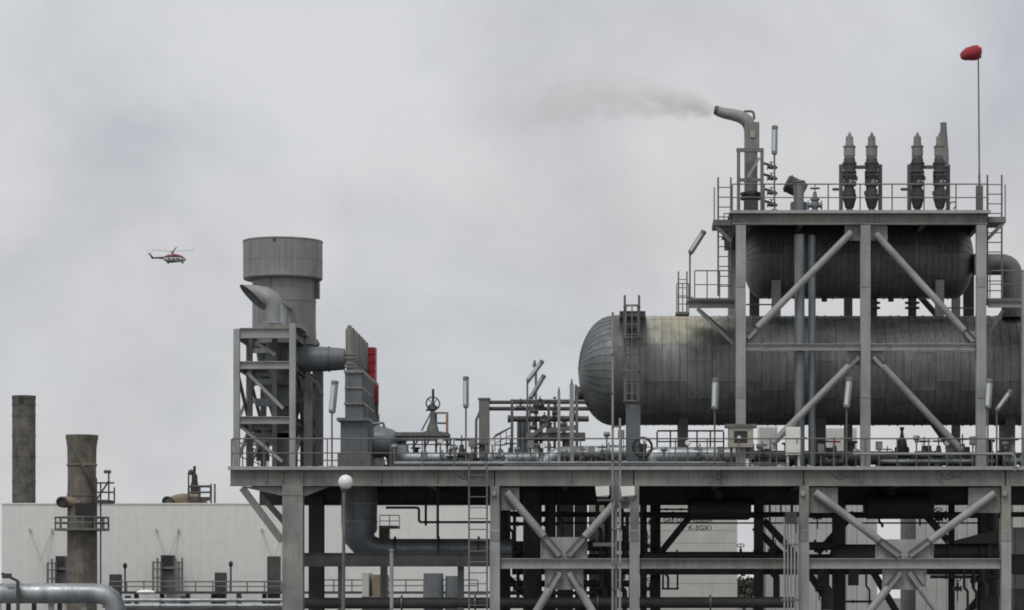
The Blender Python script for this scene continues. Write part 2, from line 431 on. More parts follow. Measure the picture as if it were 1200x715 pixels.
for cx, lx, rx in ((661, 586.5, 737.5), (1060, 948, 1172)):
    w1 = 27.5 if cx < 1000 else 34; w2 = 22.5 if cx < 1000 else 26
    gusset(cx-w1, cx+w1, 629.5 if cx < 1000 else 632, 654.2); gusset(cx-w2, cx+w2, 667, 691)
    gusset(lx, lx+(22 if cx < 1000 else 34), 571.3, 598 if cx < 1000 else 601, .07, 'beam'); gusset(rx-(16 if cx < 1000 else 37), rx, 571.3, 596 if cx < 1000 else 601, .07, 'beam')
    for sx in (-1, 1):
        bolts(rackt, W(cx+sx*(w1-2), 650), W(cx+sx*(w1-2), 634), 6, .058); bolts(rackt, W(cx+sx*(w2-2), 671), W(cx+sx*(w2-2), 688), 6, .058)
    bolts(rackt, W(cx-12, 652.6), W(cx+12, 652.6), 7, .058)
    r = U(4.8)
    k = 1 if cx < 1000 else 1.25
    brace(rackt, W(lx+7, 577, -.1), W(cx-5*k, 651, -.1), r, ends=(0, 1), fin=.95)
    brace(rackt, W(rx-6, 578, -.1), W(cx+5*k, 651, -.1), r, ends=(0, 1), fin=.95)
    brace(rackt, W(cx-5, 671, -.1), W(cx-42 if cx < 1000 else cx-54, 733, -.1), r, ends=(1, 0), fin=.75)
    brace(rackt, W(cx+6, 671, -.1), W(cx+46 if cx < 1000 else cx+54, 738, -.1), r, ends=(1, 0), fin=.75)
# cantilever braces at the left end
ib(rackt, 'brace', 'beam', W(284, 572, .05), W(330.5, 634, .05), .3, .26, up=V((0, 1, 0)))
ib(rackt, 'brace', 'beam', W(307, 582, 2.2), W(334, 613, 2.2), .26, .22, up=V((0, 1, 0)))
# rear rows, coloured darker than the front paint to stand for deck shade
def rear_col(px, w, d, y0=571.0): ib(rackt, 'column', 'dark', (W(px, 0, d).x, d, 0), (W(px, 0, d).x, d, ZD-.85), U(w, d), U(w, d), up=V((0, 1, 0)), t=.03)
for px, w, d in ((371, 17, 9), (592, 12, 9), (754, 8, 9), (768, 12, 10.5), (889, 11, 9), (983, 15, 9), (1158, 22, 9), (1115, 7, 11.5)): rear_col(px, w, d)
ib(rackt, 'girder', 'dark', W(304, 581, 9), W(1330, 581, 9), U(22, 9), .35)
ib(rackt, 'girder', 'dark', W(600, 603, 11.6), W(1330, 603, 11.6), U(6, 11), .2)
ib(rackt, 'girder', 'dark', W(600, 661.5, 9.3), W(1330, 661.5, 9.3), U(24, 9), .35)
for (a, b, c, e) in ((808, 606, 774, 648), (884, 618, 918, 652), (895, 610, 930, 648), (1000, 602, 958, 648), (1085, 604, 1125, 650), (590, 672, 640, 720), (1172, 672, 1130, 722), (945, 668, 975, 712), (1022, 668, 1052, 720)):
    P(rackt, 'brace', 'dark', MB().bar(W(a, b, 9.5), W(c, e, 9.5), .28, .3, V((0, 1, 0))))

guard_rail('long grey guard rail along the front edge of the main deck', [(X(273), -.16, ZD), (X(1310), -.16, ZD)], h=1.12, step=1.22, r=.028, toe=False)
guard_rail('guard rail along the back edge of the main deck, behind the vessels', [(XL+.2, FD-.2, ZD), (XR-2, FD-.2, ZD)], h=1.1, step=1.5, r=.028)
guard_rail('short guard rail returning along the left end of the main deck', [(XL+.1, .05, ZD), (XL+.1, FD-.4, ZD)], h=1.1, step=1.6, r=.028)

# ------------------------------------------------------------------ hidden plant under the deck
def vtank(name, label, px, w, y0, y1, d, mat='dark', dish=True, cat='vessel'):
    r = U(w/2, d); b = W(px, y1, d); tp = W(px, y0, d); t = thing(name, label, cat, (b.x, d, max(0, b.z-r)))
    L_ = (tp-b).length; prof = [(0, r), (L_, r)]
    if dish: prof = [(-r*.5, r*.05), (-r*.46, r*.35), (-r*.32, r*.72), (-r*.12, r*.95), (0, r), (L_, r)]
    P(t, 'shell', mat, MB().lathe(b, (0, 0, 1), prof, 28))
    for f in (.15, .55, .9): P(t, 'ring', mat, MB().cyl(b + V((0, 0, L_*f-.03)), b + V((0, 0, L_*f+.03)), r*1.03, n=28))
    return t
t = thing('elbow_duct', 'wide grey duct dropping from the left deck and turning right into a thick dark pipe', 'duct', W(421, 571, 4.2))
pts = [(421, 566, 21), (421, 590, 21), (421, 612, 21), (421.5, 622, 20.8), (423, 630, 19.5), (427, 636.5, 17), (434, 641, 14), (443, 643, 12.3), (456, 643.5, 12), (520, 643.5, 12), (600, 643.5, 12)]
P(t, 'duct_run', 'pipeg', MB().tube([W(a, b, 4.2) for a, b, c in pts], 1, 28, radii=[U(c, 4.2) for a, b, c in pts]))
for y in (591, 612): P(t, 'band', 'pipe', MB().cyl(W(421, y, 4.2), W(421, y-1.2, 4.2), U(21.6, 4.2), n=28))
for px in (462, 513, 560): P(t, 'flange', 'dark', MB().cyl(W(px, 643.5, 4.2), W(px+2, 643.5, 4.2), U(15, 4.2), n=24))
P(t, 'hanger', 'dark', MB().bar(W(513, 631, 4.2), W(513, 572, 4.2), .1, .1))
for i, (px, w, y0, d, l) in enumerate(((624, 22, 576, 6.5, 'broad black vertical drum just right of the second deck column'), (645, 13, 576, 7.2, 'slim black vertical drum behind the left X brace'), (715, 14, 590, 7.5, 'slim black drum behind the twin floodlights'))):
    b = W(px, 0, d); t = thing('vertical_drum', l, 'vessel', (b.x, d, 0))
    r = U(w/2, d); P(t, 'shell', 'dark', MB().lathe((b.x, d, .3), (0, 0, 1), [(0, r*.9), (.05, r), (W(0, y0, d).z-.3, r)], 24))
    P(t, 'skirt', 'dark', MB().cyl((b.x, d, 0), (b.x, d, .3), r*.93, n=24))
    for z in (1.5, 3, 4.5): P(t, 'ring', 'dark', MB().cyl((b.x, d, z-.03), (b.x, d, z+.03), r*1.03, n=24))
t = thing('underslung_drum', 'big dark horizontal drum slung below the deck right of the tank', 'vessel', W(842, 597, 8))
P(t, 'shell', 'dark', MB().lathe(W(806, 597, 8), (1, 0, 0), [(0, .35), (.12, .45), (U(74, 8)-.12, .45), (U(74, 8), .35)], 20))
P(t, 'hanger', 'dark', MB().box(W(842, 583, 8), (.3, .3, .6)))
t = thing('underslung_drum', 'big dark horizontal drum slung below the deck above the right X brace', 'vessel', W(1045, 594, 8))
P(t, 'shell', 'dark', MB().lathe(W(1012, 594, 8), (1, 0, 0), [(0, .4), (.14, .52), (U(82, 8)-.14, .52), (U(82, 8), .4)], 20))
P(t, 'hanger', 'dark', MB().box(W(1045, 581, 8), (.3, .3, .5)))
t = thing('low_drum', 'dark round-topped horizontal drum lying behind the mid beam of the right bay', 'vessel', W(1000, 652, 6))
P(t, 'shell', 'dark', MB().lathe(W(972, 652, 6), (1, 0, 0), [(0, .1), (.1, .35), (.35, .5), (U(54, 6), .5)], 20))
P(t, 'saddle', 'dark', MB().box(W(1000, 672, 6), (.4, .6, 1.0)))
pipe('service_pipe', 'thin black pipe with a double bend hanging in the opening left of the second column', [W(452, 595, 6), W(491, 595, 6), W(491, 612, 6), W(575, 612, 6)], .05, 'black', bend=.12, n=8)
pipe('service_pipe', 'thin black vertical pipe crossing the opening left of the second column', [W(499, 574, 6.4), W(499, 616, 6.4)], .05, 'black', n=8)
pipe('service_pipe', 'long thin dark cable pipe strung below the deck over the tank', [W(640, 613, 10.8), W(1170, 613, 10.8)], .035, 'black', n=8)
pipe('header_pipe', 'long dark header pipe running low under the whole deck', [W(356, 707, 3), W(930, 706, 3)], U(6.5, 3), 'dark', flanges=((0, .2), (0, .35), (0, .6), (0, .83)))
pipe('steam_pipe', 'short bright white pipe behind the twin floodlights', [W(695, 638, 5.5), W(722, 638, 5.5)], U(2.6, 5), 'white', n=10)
def cluster(label, x0, x1, runs, drops, valves, loc):
    t = thing('pipe_cluster', label, 'pipework', loc, 'dark pipework in the shade below the deck')
    for y, r_, d, a_, b_ in runs:
        P(t, 'pipe_run', 'dark', MB().cyl(W(a_, y, d), W(b_, y, d), U(r_, d), n=12))
        for f in (.22, .71): q = W(a_ + (b_-a_)*f, y, d); P(t, 'flange', 'dark', MB().cyl(q, q + V((.07, 0, 0)), U(r_, d)*1.5, n=14))
    for px, y0, y1, r_, d in drops: P(t, 'drop_pipe', 'dark', MB().tube([W(px, y0, d), W(px, (y0+y1)/2, d), W(px+4, (y0+y1)/2+3, d), W(px+4, y1, d)], U(r_, d), 8, .1))
    for px, y, d in valves:
        q = W(px, y, d); P(t, 'valve_body', 'valve', MB().lathe(q - V((.17, 0, 0)), (1, 0, 0), SPOOL, 12).cyl(q, q + V((0, 0, .25)), .06, n=8).cyl(q, q + V((0, 0, .42)), .02, n=6).bar(q - V((0, 0, .05)), q - V((0, 0, .5)), .05, .05)); P(t, 'valve_wheel', 'valve', MB().torus(q + V((0, 0, .38)), (0, .5, 1), .15, .02, 14, 5))
    return t
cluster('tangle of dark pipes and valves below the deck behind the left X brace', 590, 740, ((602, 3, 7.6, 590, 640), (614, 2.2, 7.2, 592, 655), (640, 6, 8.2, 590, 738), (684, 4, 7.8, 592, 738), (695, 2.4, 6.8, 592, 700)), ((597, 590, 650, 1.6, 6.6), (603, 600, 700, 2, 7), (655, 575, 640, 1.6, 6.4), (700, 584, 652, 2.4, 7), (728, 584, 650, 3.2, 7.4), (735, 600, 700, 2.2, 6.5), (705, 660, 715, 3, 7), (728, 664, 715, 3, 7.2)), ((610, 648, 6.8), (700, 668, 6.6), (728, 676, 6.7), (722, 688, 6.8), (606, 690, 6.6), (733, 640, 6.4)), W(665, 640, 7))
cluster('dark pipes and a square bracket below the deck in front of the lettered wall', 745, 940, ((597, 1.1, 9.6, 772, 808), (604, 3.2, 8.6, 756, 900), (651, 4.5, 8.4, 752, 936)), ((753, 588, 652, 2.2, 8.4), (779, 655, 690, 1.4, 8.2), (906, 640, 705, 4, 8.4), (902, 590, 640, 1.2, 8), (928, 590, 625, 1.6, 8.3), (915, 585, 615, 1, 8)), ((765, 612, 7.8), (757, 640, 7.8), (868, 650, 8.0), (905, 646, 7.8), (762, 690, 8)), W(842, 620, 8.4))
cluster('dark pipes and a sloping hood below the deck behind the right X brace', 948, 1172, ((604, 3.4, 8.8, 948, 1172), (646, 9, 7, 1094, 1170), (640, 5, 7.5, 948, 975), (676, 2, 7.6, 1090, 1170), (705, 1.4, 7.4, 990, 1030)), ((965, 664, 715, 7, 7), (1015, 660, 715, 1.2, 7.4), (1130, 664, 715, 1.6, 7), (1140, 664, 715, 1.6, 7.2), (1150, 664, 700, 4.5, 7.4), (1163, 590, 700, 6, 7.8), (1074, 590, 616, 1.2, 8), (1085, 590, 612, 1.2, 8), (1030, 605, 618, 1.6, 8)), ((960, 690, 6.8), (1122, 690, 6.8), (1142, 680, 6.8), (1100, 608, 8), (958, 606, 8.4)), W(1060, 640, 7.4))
hood = thing('sloping_hood', 'dark sloping hood plate beside the right columns below the deck', 'hood', W(1150, 630, 6.8))
P(hood, 'plate', 'dark', MB().prism([W(1122, 633, 6.2), W(1170, 620, 6.2), W(1170, 637, 6.2), W(1122, 637, 6.2)], (0, 1.0, 0))); P(hood, 'bracket', 'dark', MB().box(W(1160, 645, 6.7), (.2, .2, .5)))
fr = thing('square_bracket', 'black open square frame hanging in front of the lettered wall below the mid beam', 'bracket', W(785, 690, 9.2))
for a_, b_ in (((777, 669), (777, 690)), ((794, 669), (794, 690)), ((775.5, 690), (795.5, 690))): P(fr, 'bar', 'black', MB().bar(W(*a_, 9.2), W(*b_, 9.2), .08, .08))
for cx_, cz_, w_ in ((865, 607, 20), (1012, 608, 20), (1094, 608, 18)):
    pass
# small platform seen through the opening
t = thing('service_platform', 'small light railed platform visible through the opening under the left deck', 'platform', W(456, 617, 14))
P(t, 'floor', 'post', MB().box2(W(444, 619, 14), W(469, 617, 15.5)))
P(t, 'support', 'ochre', MB().box2(W(444, 640, 14.2), W(457, 619.2, 15)))
P(t, 'leg', 'post', MB().bar(W(450, 640, 14.6), V((W(450, 0, 14.6).x, 14.6, 0)), .3, .3))
guard_rail('light guard rail around the small platform under the left deck', [W(445, 617, 14.1), W(468, 617, 14.1), W(468, 617, 15.4)], h=U(13, 14), step=.35, r=.02, mat='post')
# panels and cabinets behind the left X brace and at the far right
def cabinet(label, x0, x1, y0, y1, d, mat, depth=.6, door=True, cat='cabinet', name='equipment_cabinet', to_ground=True):
    a, b = W(x0, y1, d), W(x1, y0, d); z0 = 0 if to_ground else a.z
    t = thing(name, label, cat, ((a.x+b.x)/2, d+depth/2, z0))
    P(t, 'body', mat, MB().box2((a.x, d, a.z), (b.x, d+depth, b.z)))
    if to_ground and a.z > .1: P(t, 'plinth', 'rack', MB().box2((a.x+.03, d+.05, 0), (b.x-.03, d+depth-.05, a.z)))
    if door:
        m = .06
        P(t, 'door', mat, MB().box2((a.x+m, d-.025, a.z+m), (b.x-m, d-.002, b.z-m)))
        P(t, 'handle', 'dark', MB().box((b.x-m-.08, d-.04, (a.z+b.z)/2), (.03, .03, .18)))
    return t
for i, (x0, x1, y0, d, mt, l) in enumerate(((652, 672, 588, 16, 'tank', 'beige panelled cabinet seen left above the X brace'), (673, 688, 590, 17, 'grey_wall', 'grey ribbed cabinet seen between the cross braces of the left bay'), (690, 714, 592, 18, 'tank', 'plain beige cabinet behind the floodlights'), (1188, 1235, 618, 12.4, 'tank', 'grey cabinet at the right edge under the deck'))):
    cabinet(l, x0, x1, y0, 690, d, mt, 1.0)
# access ladder and foreground pipes by the second column
ladder('narrow steel ladder climbing to the deck left of the second column', (X(561), -.55, 0), (X(561), -.55, ZD+.1), U(21), r=.035, step=.42)
t = thing('conduit_bundle', 'bundle of five thin vertical conduits left of the third slim column', 'pipe', (X(927), -.4, 0))
for k in range(5):
    P(t, 'conduit', 'brace', MB().cyl((X(918.5+4*k), -.4, 0), (X(918.5+4*k), -.4, W(0, 606 - 4*(k % 2)).z), .035, n=8))
P(t, 'junction_box', 'valve', MB().box(W(927, 606.5, -.37), (.45, .22, .42)))
P(t, 'strap', 'rail', MB().box(W(926, 703, -.4), (.7, .1, .08)))
P(t, 'strap', 'rail', MB().box(W(926, 638, -.4), (.7, .1, .05)))
t = thing('marker_post', 'slim pale vent post standing in front of the low header pipe', 'post', (W(459, 0, -2).x, -2, 0))
P(t, 'pole', 'brace', MB().cyl((W(459, 0, -2).x, -2, 0), W(459, 646, -2), .07, n=10)); P(t, 'cap', 'brace', MB().cyl(W(459, 646, -2), W(459, 643.5, -2), .1, n=10))

for px, l in ((985, 'loop of black cable hanging on the deck beam right of the third slim column'), (1112, 'loop of black cable hanging on the deck beam near the right columns'), (545, 'loop of black cable hanging on the deck beam beside the narrow ladder'), (842, 'loop of black cable hanging on the deck beam above the lettered wall')):
    pts = [W(px-14, 553, -.27), W(px-8, 557, -.27), W(px-2, 562, -.27), W(px+4, 561, -.27), W(px+7, 556, -.27), W(px+3, 553.5, -.27), W(px-3, 556, -.27), W(px+9, 560, -.27), W(px+17, 553, -.27)]
    pipe('cable_loop', l, pts, .016, 'black', bend=.1, n=6, group='cable loops on the deck beam', cat='cable')
t = thing('cable_tray', 'thin cable tray with conduits fixed along the front of the deck rail', 'cable tray', W(700, 545, -.18))
for y in (545.2, 542.8): P(t, 'conduit', 'rail', MB().cyl(W(590, y, -.12), W(925, y, -.12), .025, n=6))
for k in range(12): P(t, 'clip', 'rack', MB().box(W(598 + 29*k, 545, -.11), (.06, .05, .2)))

# ------------------------------------------------------------------ lamps and mast in front of the deck
t = thing('street_lamp', 'globe street lamp with white ball standing in front of the deck', 'street lamp', (W(402, 0, -6).x, -6, 0))
P(t, 'pole', 'rack', MB().lathe((W(402, 0, -6).x, -6, 0), (.006, 0, 1), [(0, .1), (.3, .1), (.32, .075), (W(0, 575, -6).z, .055)], 12))
P(t, 'bracket', 'rack', MB().lathe(W(403.2, 576.5, -6), (0, 0, 1), [(0, .06), (.08, .14), (.12, .14)], 12))
P(t, 'collar', 'dark', MB().lathe(W(404.6, 573.5, -6), (0, 0, 1), [(0, .1), (.05, .15), (.1, .15)], 14)); P(t, 'finial', 'rack', MB().cyl(W(405, 556.6, -6), W(405, 555, -6), .04, n=8))
P(t, 'globe', 'globe', MB().ell(W(405, 565, -6), (U(8.6, -6),)*3, 24, 16))
t = thing('floodlight_mast', 'slim triple-pole mast with two white floodlights in front of the deck', 'floodlight mast', (W(722, 0, -3).x, -3, 0))
for px, y in ((718, 366), (722, 552), (726.5, 490)):
    rod(t, 'pole', 'brace', (W(px, 0, -3).x, -3 + (px == 722)*.15, 0), W(px, y, -3 + (px == 722)*.15), .045, 8)
P(t, 'cross_arm', 'rack', MB().bar(W(700, 586, -3.05), W(744, 586, -3.05), .08, .08))
P(t, 'bracket', 'rack', MB().box(W(721, 577, -2.9), (.36, .2, .5)))
for px in (706, 735.5):
    o = P(t, 'floodlight', 'white', MB().prism([W(px-8.5, 570, -3.2), W(px+8, 569.5, -3.2), W(px+8, 580.5, -3.2), W(px-7, 581.5, -3.2)], (0, .4, 0)))
    P(o, 'floodlight_glass', 'diffuser', MB().box(W(px+.5, 582, -3.0), (U(12), .3, .03)))
for y in (415, 460, 500, 540, 620, 660, 690): P(t, 'clamp', 'rack', MB().box(W(722, y, -3), (.36, .14, .06)) if y > 480 else MB().box(W(718, y, -3), (.14, .14, .06)))

# ------------------------------------------------------------------ horizontal vessels with sheet cladding
def vessel(name, label, xc0, xc1, yc, rpx, d, mat, domes=('L',), dome_px=40, band_px=28, sectors=12, petals=38, lips=3, seed=1):
    rnd = random.Random(seed)
    r = U(rpx, d); a = W(xc0, yc, d); b = W(xc1, yc, d); L_ = b.x - a.x; c = (a+b)/2
    t = thing(name, label, 'vessel', c)
    P(t, 'shell', 'gap', MB().lathe(a, (1, 0, 0), [(0, r-.05), (L_, r-.05)], 48))
    nb = max(1, round(L_/U(band_px, d))); w = L_/nb; ang = 2*math.pi/sectors
    m = MB(); sts = []
    g = .009
    for k in range(lips):
        x0 = g + (w-2*g)*k/lips; x1 = g + (w-2*g)*(k+1)/lips
        sts += [(x0, 0), (x0+.008, .034), (x0+.03, .034), (x0+.038, 0)] if k else [(x0, 0)]
        if k == lips-1: sts += [(x1, 0)]
    sts = [(sts[0][0], -.045)] + sts + [(sts[-1][0], -.045)]
    na = 4; ga = .003
    vs = []; fs = []
    for x, dz in sts:
        for j in range(na+1):
            th = -ang/2 + ga + (ang-2*ga)*j/na
            rr = r - .004 + dz
            vs.append(V((x, -math.sin(th)*rr, math.cos(th)*rr)))
    for i in range(len(sts)-1):
        for j in range(na): fs.append((i*(na+1)+j, (i+1)*(na+1)+j, (i+1)*(na+1)+j+1, i*(na+1)+j+1))
    m.add(vs, fs); me = m.mesh('cladding_panel', K[mat])
    for i in range(nb):
        off = ang*rnd.choice((.15, .15, .15, .62, .4))
        for j in range(sectors):
            o = bpy.data.objects.new('cladding_panel', me); C.objects.link(o); o.parent = t
            sc = 1 + rnd.uniform(-.0012, .0012)
            o.location = (-L_/2 + i*w, 0, 0); o.rotation_euler = (ang*j + off, 0, 0); o.scale = (1, sc, sc)
    for side in domes:
        dl = U(dome_px, d); sg = -1 if side == 'L' else 1
        prof = []
        for i in range(9):
            th = math.pi/2*i/8; prof.append((math.sin(th)*dl, math.cos(th)*r))
        p0 = a if side == 'L' else b
        P(t, 'dome_core', 'gap', MB().lathe(p0, (sg, 0, 0), [(x*.985, max(.02, y-.04)) for x, y in prof], 40))
        an = 2*math.pi/petals; vs = []; fs = []; ns = 10
        for i in range(ns+1):
            th = math.pi/2*i/ns*.985; x = sg*math.sin(th)*dl; rr = math.cos(th)*r
            e = min(.008, rr*an*.06)
            for j, (q, lift) in enumerate(((-.5, -.035), (-.5, 0), (0, .003), (.42, .007), (.5, .011), (.5, -.02))):
                t_ = q*an*(1 - 2*e/max(rr*an, 1e-3)); y2 = rr + lift*math.cos(th) - .002
                vs.append(V((x + sg*lift*math.sin(th), -math.sin(t_)*y2, math.cos(t_)*y2)))
        for i in range(ns):
            for j in range(5): fs.append((i*6+j, (i+1)*6+j, (i+1)*6+j+1, i*6+j+1))
        pm = MB().add(vs, fs).mesh('cladding_petal', K['dome'])
        for j in range(petals):
            o = bpy.data.objects.new('cladding_petal', pm); C.objects.link(o); o.parent = t
            o.location = p0 - c; o.rotation_euler = (an*j, 0, 0)
        P(t, 'end_cap', mat, MB().lathe(p0 + V((sg*(dl-.03), 0, 0)), (sg, 0, 0), [(0, r*.1), (.03, r*.1), (.05, r*.05)], 20))
    return t, c, r
VD = 4.6
def add_stain(m, centre, size, col, amount):
    nt = m.node_tree; N = nt.nodes; L = nt.links; b = N['Principled BSDF']; src = b.inputs['Base Color'].links[0].from_socket
    geo = N.new('ShaderNodeNewGeometry'); sub = N.new('ShaderNodeVectorMath'); sub.operation = 'SUBTRACT'; sub.inputs[1].default_value = centre; L.new(geo.outputs['Position'], sub.inputs[0])
    dv = N.new('ShaderNodeVectorMath'); dv.operation = 'DIVIDE'; dv.inputs[1].default_value = size; L.new(sub.outputs[0], dv.inputs[0])
    ln = N.new('ShaderNodeVectorMath'); ln.operation = 'LENGTH'; L.new(dv.outputs[0], ln.inputs[0])
    mp = N.new('ShaderNodeMapping'); mp.inputs['Scale'].default_value = (2.2, 2.2, .35); L.new(geo.outputs['Position'], mp.inputs[0])
    ns = N.new('ShaderNodeTexNoise'); ns.inputs['Scale'].default_value = 1.4; ns.inputs['Detail'].default_value = 5; L.new(mp.outputs[0], ns.inputs[0])
    ad = N.new('ShaderNodeMath'); ad.operation = 'MULTIPLY_ADD'; ad.inputs[1].default_value = 1.5; L.new(ns.outputs['Fac'], ad.inputs[0]); L.new(ln.outputs['Value'], ad.inputs[2])
    r = N.new('ShaderNodeMapRange'); r.inputs[1].default_value = 1.0; r.inputs[2].default_value = 1.75; r.inputs[3].default_value = amount; r.inputs[4].default_value = 0; L.new(ad.outputs[0], r.inputs[0])
    mx = N.new('ShaderNodeMixRGB'); L.new(r.outputs[0], mx.inputs[0]); L.new(src, mx.inputs[1]); mx.inputs[2].default_value = (*col, 1); L.new(mx.outputs[0], b.inputs['Base Color'])
add_stain(K['clad'], tuple(W(795, 374, VD-.6)), (2.3, 3.0, 1.5), (.46, .43, .32), .85)
add_stain(K['clad'], tuple(W(757, 385, VD-1.0)), (.55, 2.0, 1.6), (.42, .42, .39), .8)
big, bc, br = vessel('horizontal_vessel', 'huge grey clad horizontal vessel with ribbed dome end lying on the deck', 718, 1290, 434.5, 64, VD, 'clad', ('L',), 40, 28.6, 9, 44, 3, 3)
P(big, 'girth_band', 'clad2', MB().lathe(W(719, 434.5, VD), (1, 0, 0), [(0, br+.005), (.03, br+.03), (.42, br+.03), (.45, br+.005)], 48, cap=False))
nz = P(big, 'nozzle', 'dark', MB().lathe(W(688, 461, VD), (-1, 0, 0), [(0, .28), (.4, .28), (.41, .36), (.5, .36), (.51, .2)], 18))
for px in (800, 960, 1180):
    q = W(px, 0, VD); zt = bc.z - br*.80
    o = P(big, 'saddle', 'dark', MB().prism([(q.x-.2, q.y-.9, ZD+.002), (q.x-.2, q.y+.9, ZD+.002), (q.x-.2, q.y+1.0, bc.z-br*.87), (q.x-.2, q.y, bc.z-br*.99), (q.x-.2, q.y-1.0, bc.z-br*.87)], (.4, 0, 0)))
for px in (1057, 1020, 1068): pass
def seam_glints(t, c, r, x0, x1, step, ang, ln):  # thin pale bars added to imitate light glinting on the cladding seams
    cm = None; x = x0
    while x < x1:
        if cm is None: cm = MB().bar(V((0, -math.cos(ang-ln/2)*(r+.02), math.sin(ang-ln/2)*(r+.02))), V((0, -math.cos(ang+ln/2)*(r+.02), math.sin(ang+ln/2)*(r+.02))), .03, .03, V((1, 0, 0))).mesh('seam_glint', K['brace'])
        o = bpy.data.objects.new('seam_glint', cm); C.objects.link(o); o.parent = t; o.location = (x - c.x, 0, 0); x += step
seam_glints(big, bc, br, W(1046, 0, 2.7).x, W(1205, 0, 2.7).x, U(10.4, 2.7), .15, .12)
seam_glints(big, bc, br, W(884, 0, 2.7).x, W(1205, 0, 2.7).x, U(10.4, 2.7), .56, .11)
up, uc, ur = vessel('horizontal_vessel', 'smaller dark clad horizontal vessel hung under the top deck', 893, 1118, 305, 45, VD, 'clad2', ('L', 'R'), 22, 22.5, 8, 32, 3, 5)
seam_glints(up, uc, ur, W(900, 0, 3.2).x, W(1115, 0, 3.2).x, U(10.2, 3.2), .22, .15)
for px in (884, 1135):
    P(up, 'rear_leg', 'dark', MB().box2(W(px-5.5, 372, VD+1.2), W(px+5.5, 318, VD+1.5)))
for px in (909.5, 1101):
    P(up, 'saddle', 'brace', MB().box2(W(px-5.5, 372, VD-1.15), W(px+5.5, 328, VD-1.5)))
for px in (1023, 1069):
    o = P(up, 'nozzle', 'dark', MB().lathe(W(px, 372, VD), (0, 0, 1), [(0, .17), (.45, .17), (.8, .17)], 14))
    for y in (356, 362): P(o, 'flange', 'dark', MB().cyl(W(px, y, VD), W(px, y-2, VD), .3, n=16))
for px in (966, 1044): P(up, 'drain', 'dark', MB().lathe(W(px, 353.5, VD), (0, 0, 1), [(0, .12), (.15, .12), (.16, .08), (.4, .08)], 10))

# ------------------------------------------------------------------ steel frame around the vessels with top deck
UD0, UD1 = .5, 8.6
vf = thing('vessel_gantry', 'tall grey steel frame with diagonal braces around the vessels, carrying the top deck', 'steel structure', (X(1010), .5, ZD))
ZU = W(0, 248, .5).z
xs = (868, 1014, 1149.5)
hbu = U(13.5)
for px in xs:
    w = 11.5
    q = W(px, 0, UD0)
    ib(vf, 'column', 'post', (q.x, UD0, ZD+.002), (q.x, UD0, ZU-.09-hbu-.01), .34, U(w), up=V((0, 1, 0)))
    P(vf, 'base_plate', 'post', MB().box((q.x, UD0, ZD+.03), (.6, .5, .05)))
    ib(vf, 'column', 'post', (q.x, UD1, ZD+.002), (q.x, UD1, ZU-.09-hbu-.01), .34, .34, up=V((0, 1, 0)))
xa, xb = W(858, 0, UD0).x, W(1157, 0, UD0).x
for d in (UD0, UD1):
    ib(vf, 'beam', 'beam', (xa, d, ZU-.07-hbu/2), (xb, d, ZU-.07-hbu/2), hbu, .3, t=.04)
for px in (862, 940, 1014, 1085, 1152):
    ib(vf, 'cross_beam', 'rack', (W(px, 0, .5).x, UD0+.17, ZU-.26), (W(px, 0, .5).x, UD1-.17, ZU-.26), .36, .2)
P(vf, 'deck_floor', 'floor', MB().box2((xa-.1, UD0-.25, ZU-.06), (xb+.1, UD1+.25, ZU)))
P(vf, 'edge_angle', 'post', MB().box2((xa-.1, UD0-.29, ZU-.10), (xb+.1, UD0-.252, ZU+.02)))
ib(vf, 'mid_beam', 'post', W(874, 407, UD0), W(1008, 407, UD0), U(8), .22)
ib(vf, 'mid_beam', 'post', W(1020, 407, UD0), W(1143, 407, UD0), U(8), .22)
for px in (893, 899, 986, 1038, 1043, 1122): P(vf, 'splice_plate', 'beam', MB().box(W(px, 407, UD0-.115), (.025, .03, U(8.6))))
for px in xs:
    for y in (330, 460): P(vf, 'splice_plate', 'brace', MB().box2(W(px-4.6, y+6, UD0-.195), W(px+4.6, y-6, UD0-.172)))
def gus(x0, x1, y0, y1, d=.62): a, b = W(x0, y1, d), W(x1, y0, d); P(vf, 'gusset_plate', 'brace', MB().box2((a.x, d, a.z), (b.x, d+.03, b.z)))
gus(993, 1008, 411.4, 428); gus(1020, 1035, 411.4, 428); gus(990, 1008, 263, 282, .64); gus(1020, 1040, 263, 282, .64)
gus(874, 888, 388, 402.6); gus(1128, 1143, 388, 402.6); gus(874, 884, 520, 538)
rb = U(4.2)
brace(vf, W(998, 272, .45), W(876, 396, .45), rb, ends=(0, 1), fin=.55); brace(vf, W(1026, 274, .45), W(1141, 400, .45), rb, ends=(0, 1), fin=.55)
brace(vf, W(1006, 418, .45), W(905, 520, .45), rb, ends=(1, 0), fin=.5); brace(vf, W(1024, 418, .45), W(1127, 528, .45), rb, ends=(1, 0), fin=.5)
P(vf, 'brace', 'rack', MB().cyl(W(1038, 420, UD1), W(1110, 520, UD1), rb*.9)); P(vf, 'brace', 'rack', MB().cyl(W(1076, 345, 7), W(1100, 372, 7), rb*.9))
rod(vf, 'tie_rod', 'rail', W(874, 357, 3), W(906, 357, 3), .03); rod(vf, 'tie_rod', 'rail', W(1106, 361, 3), W(1140, 361, 3), .03)
guard_rail('guard rail along the front of the top deck below the safety valves', [(xa, UD0-.18, ZU), (xb, UD0-.18, ZU)], h=1.05, step=1.3, r=.027)
guard_rail('guard rail along the back of the top deck behind the safety valves', [(xa, UD1+.18, ZU), (xb, UD1+.18, ZU)], h=1.05, step=1.4, r=.025)
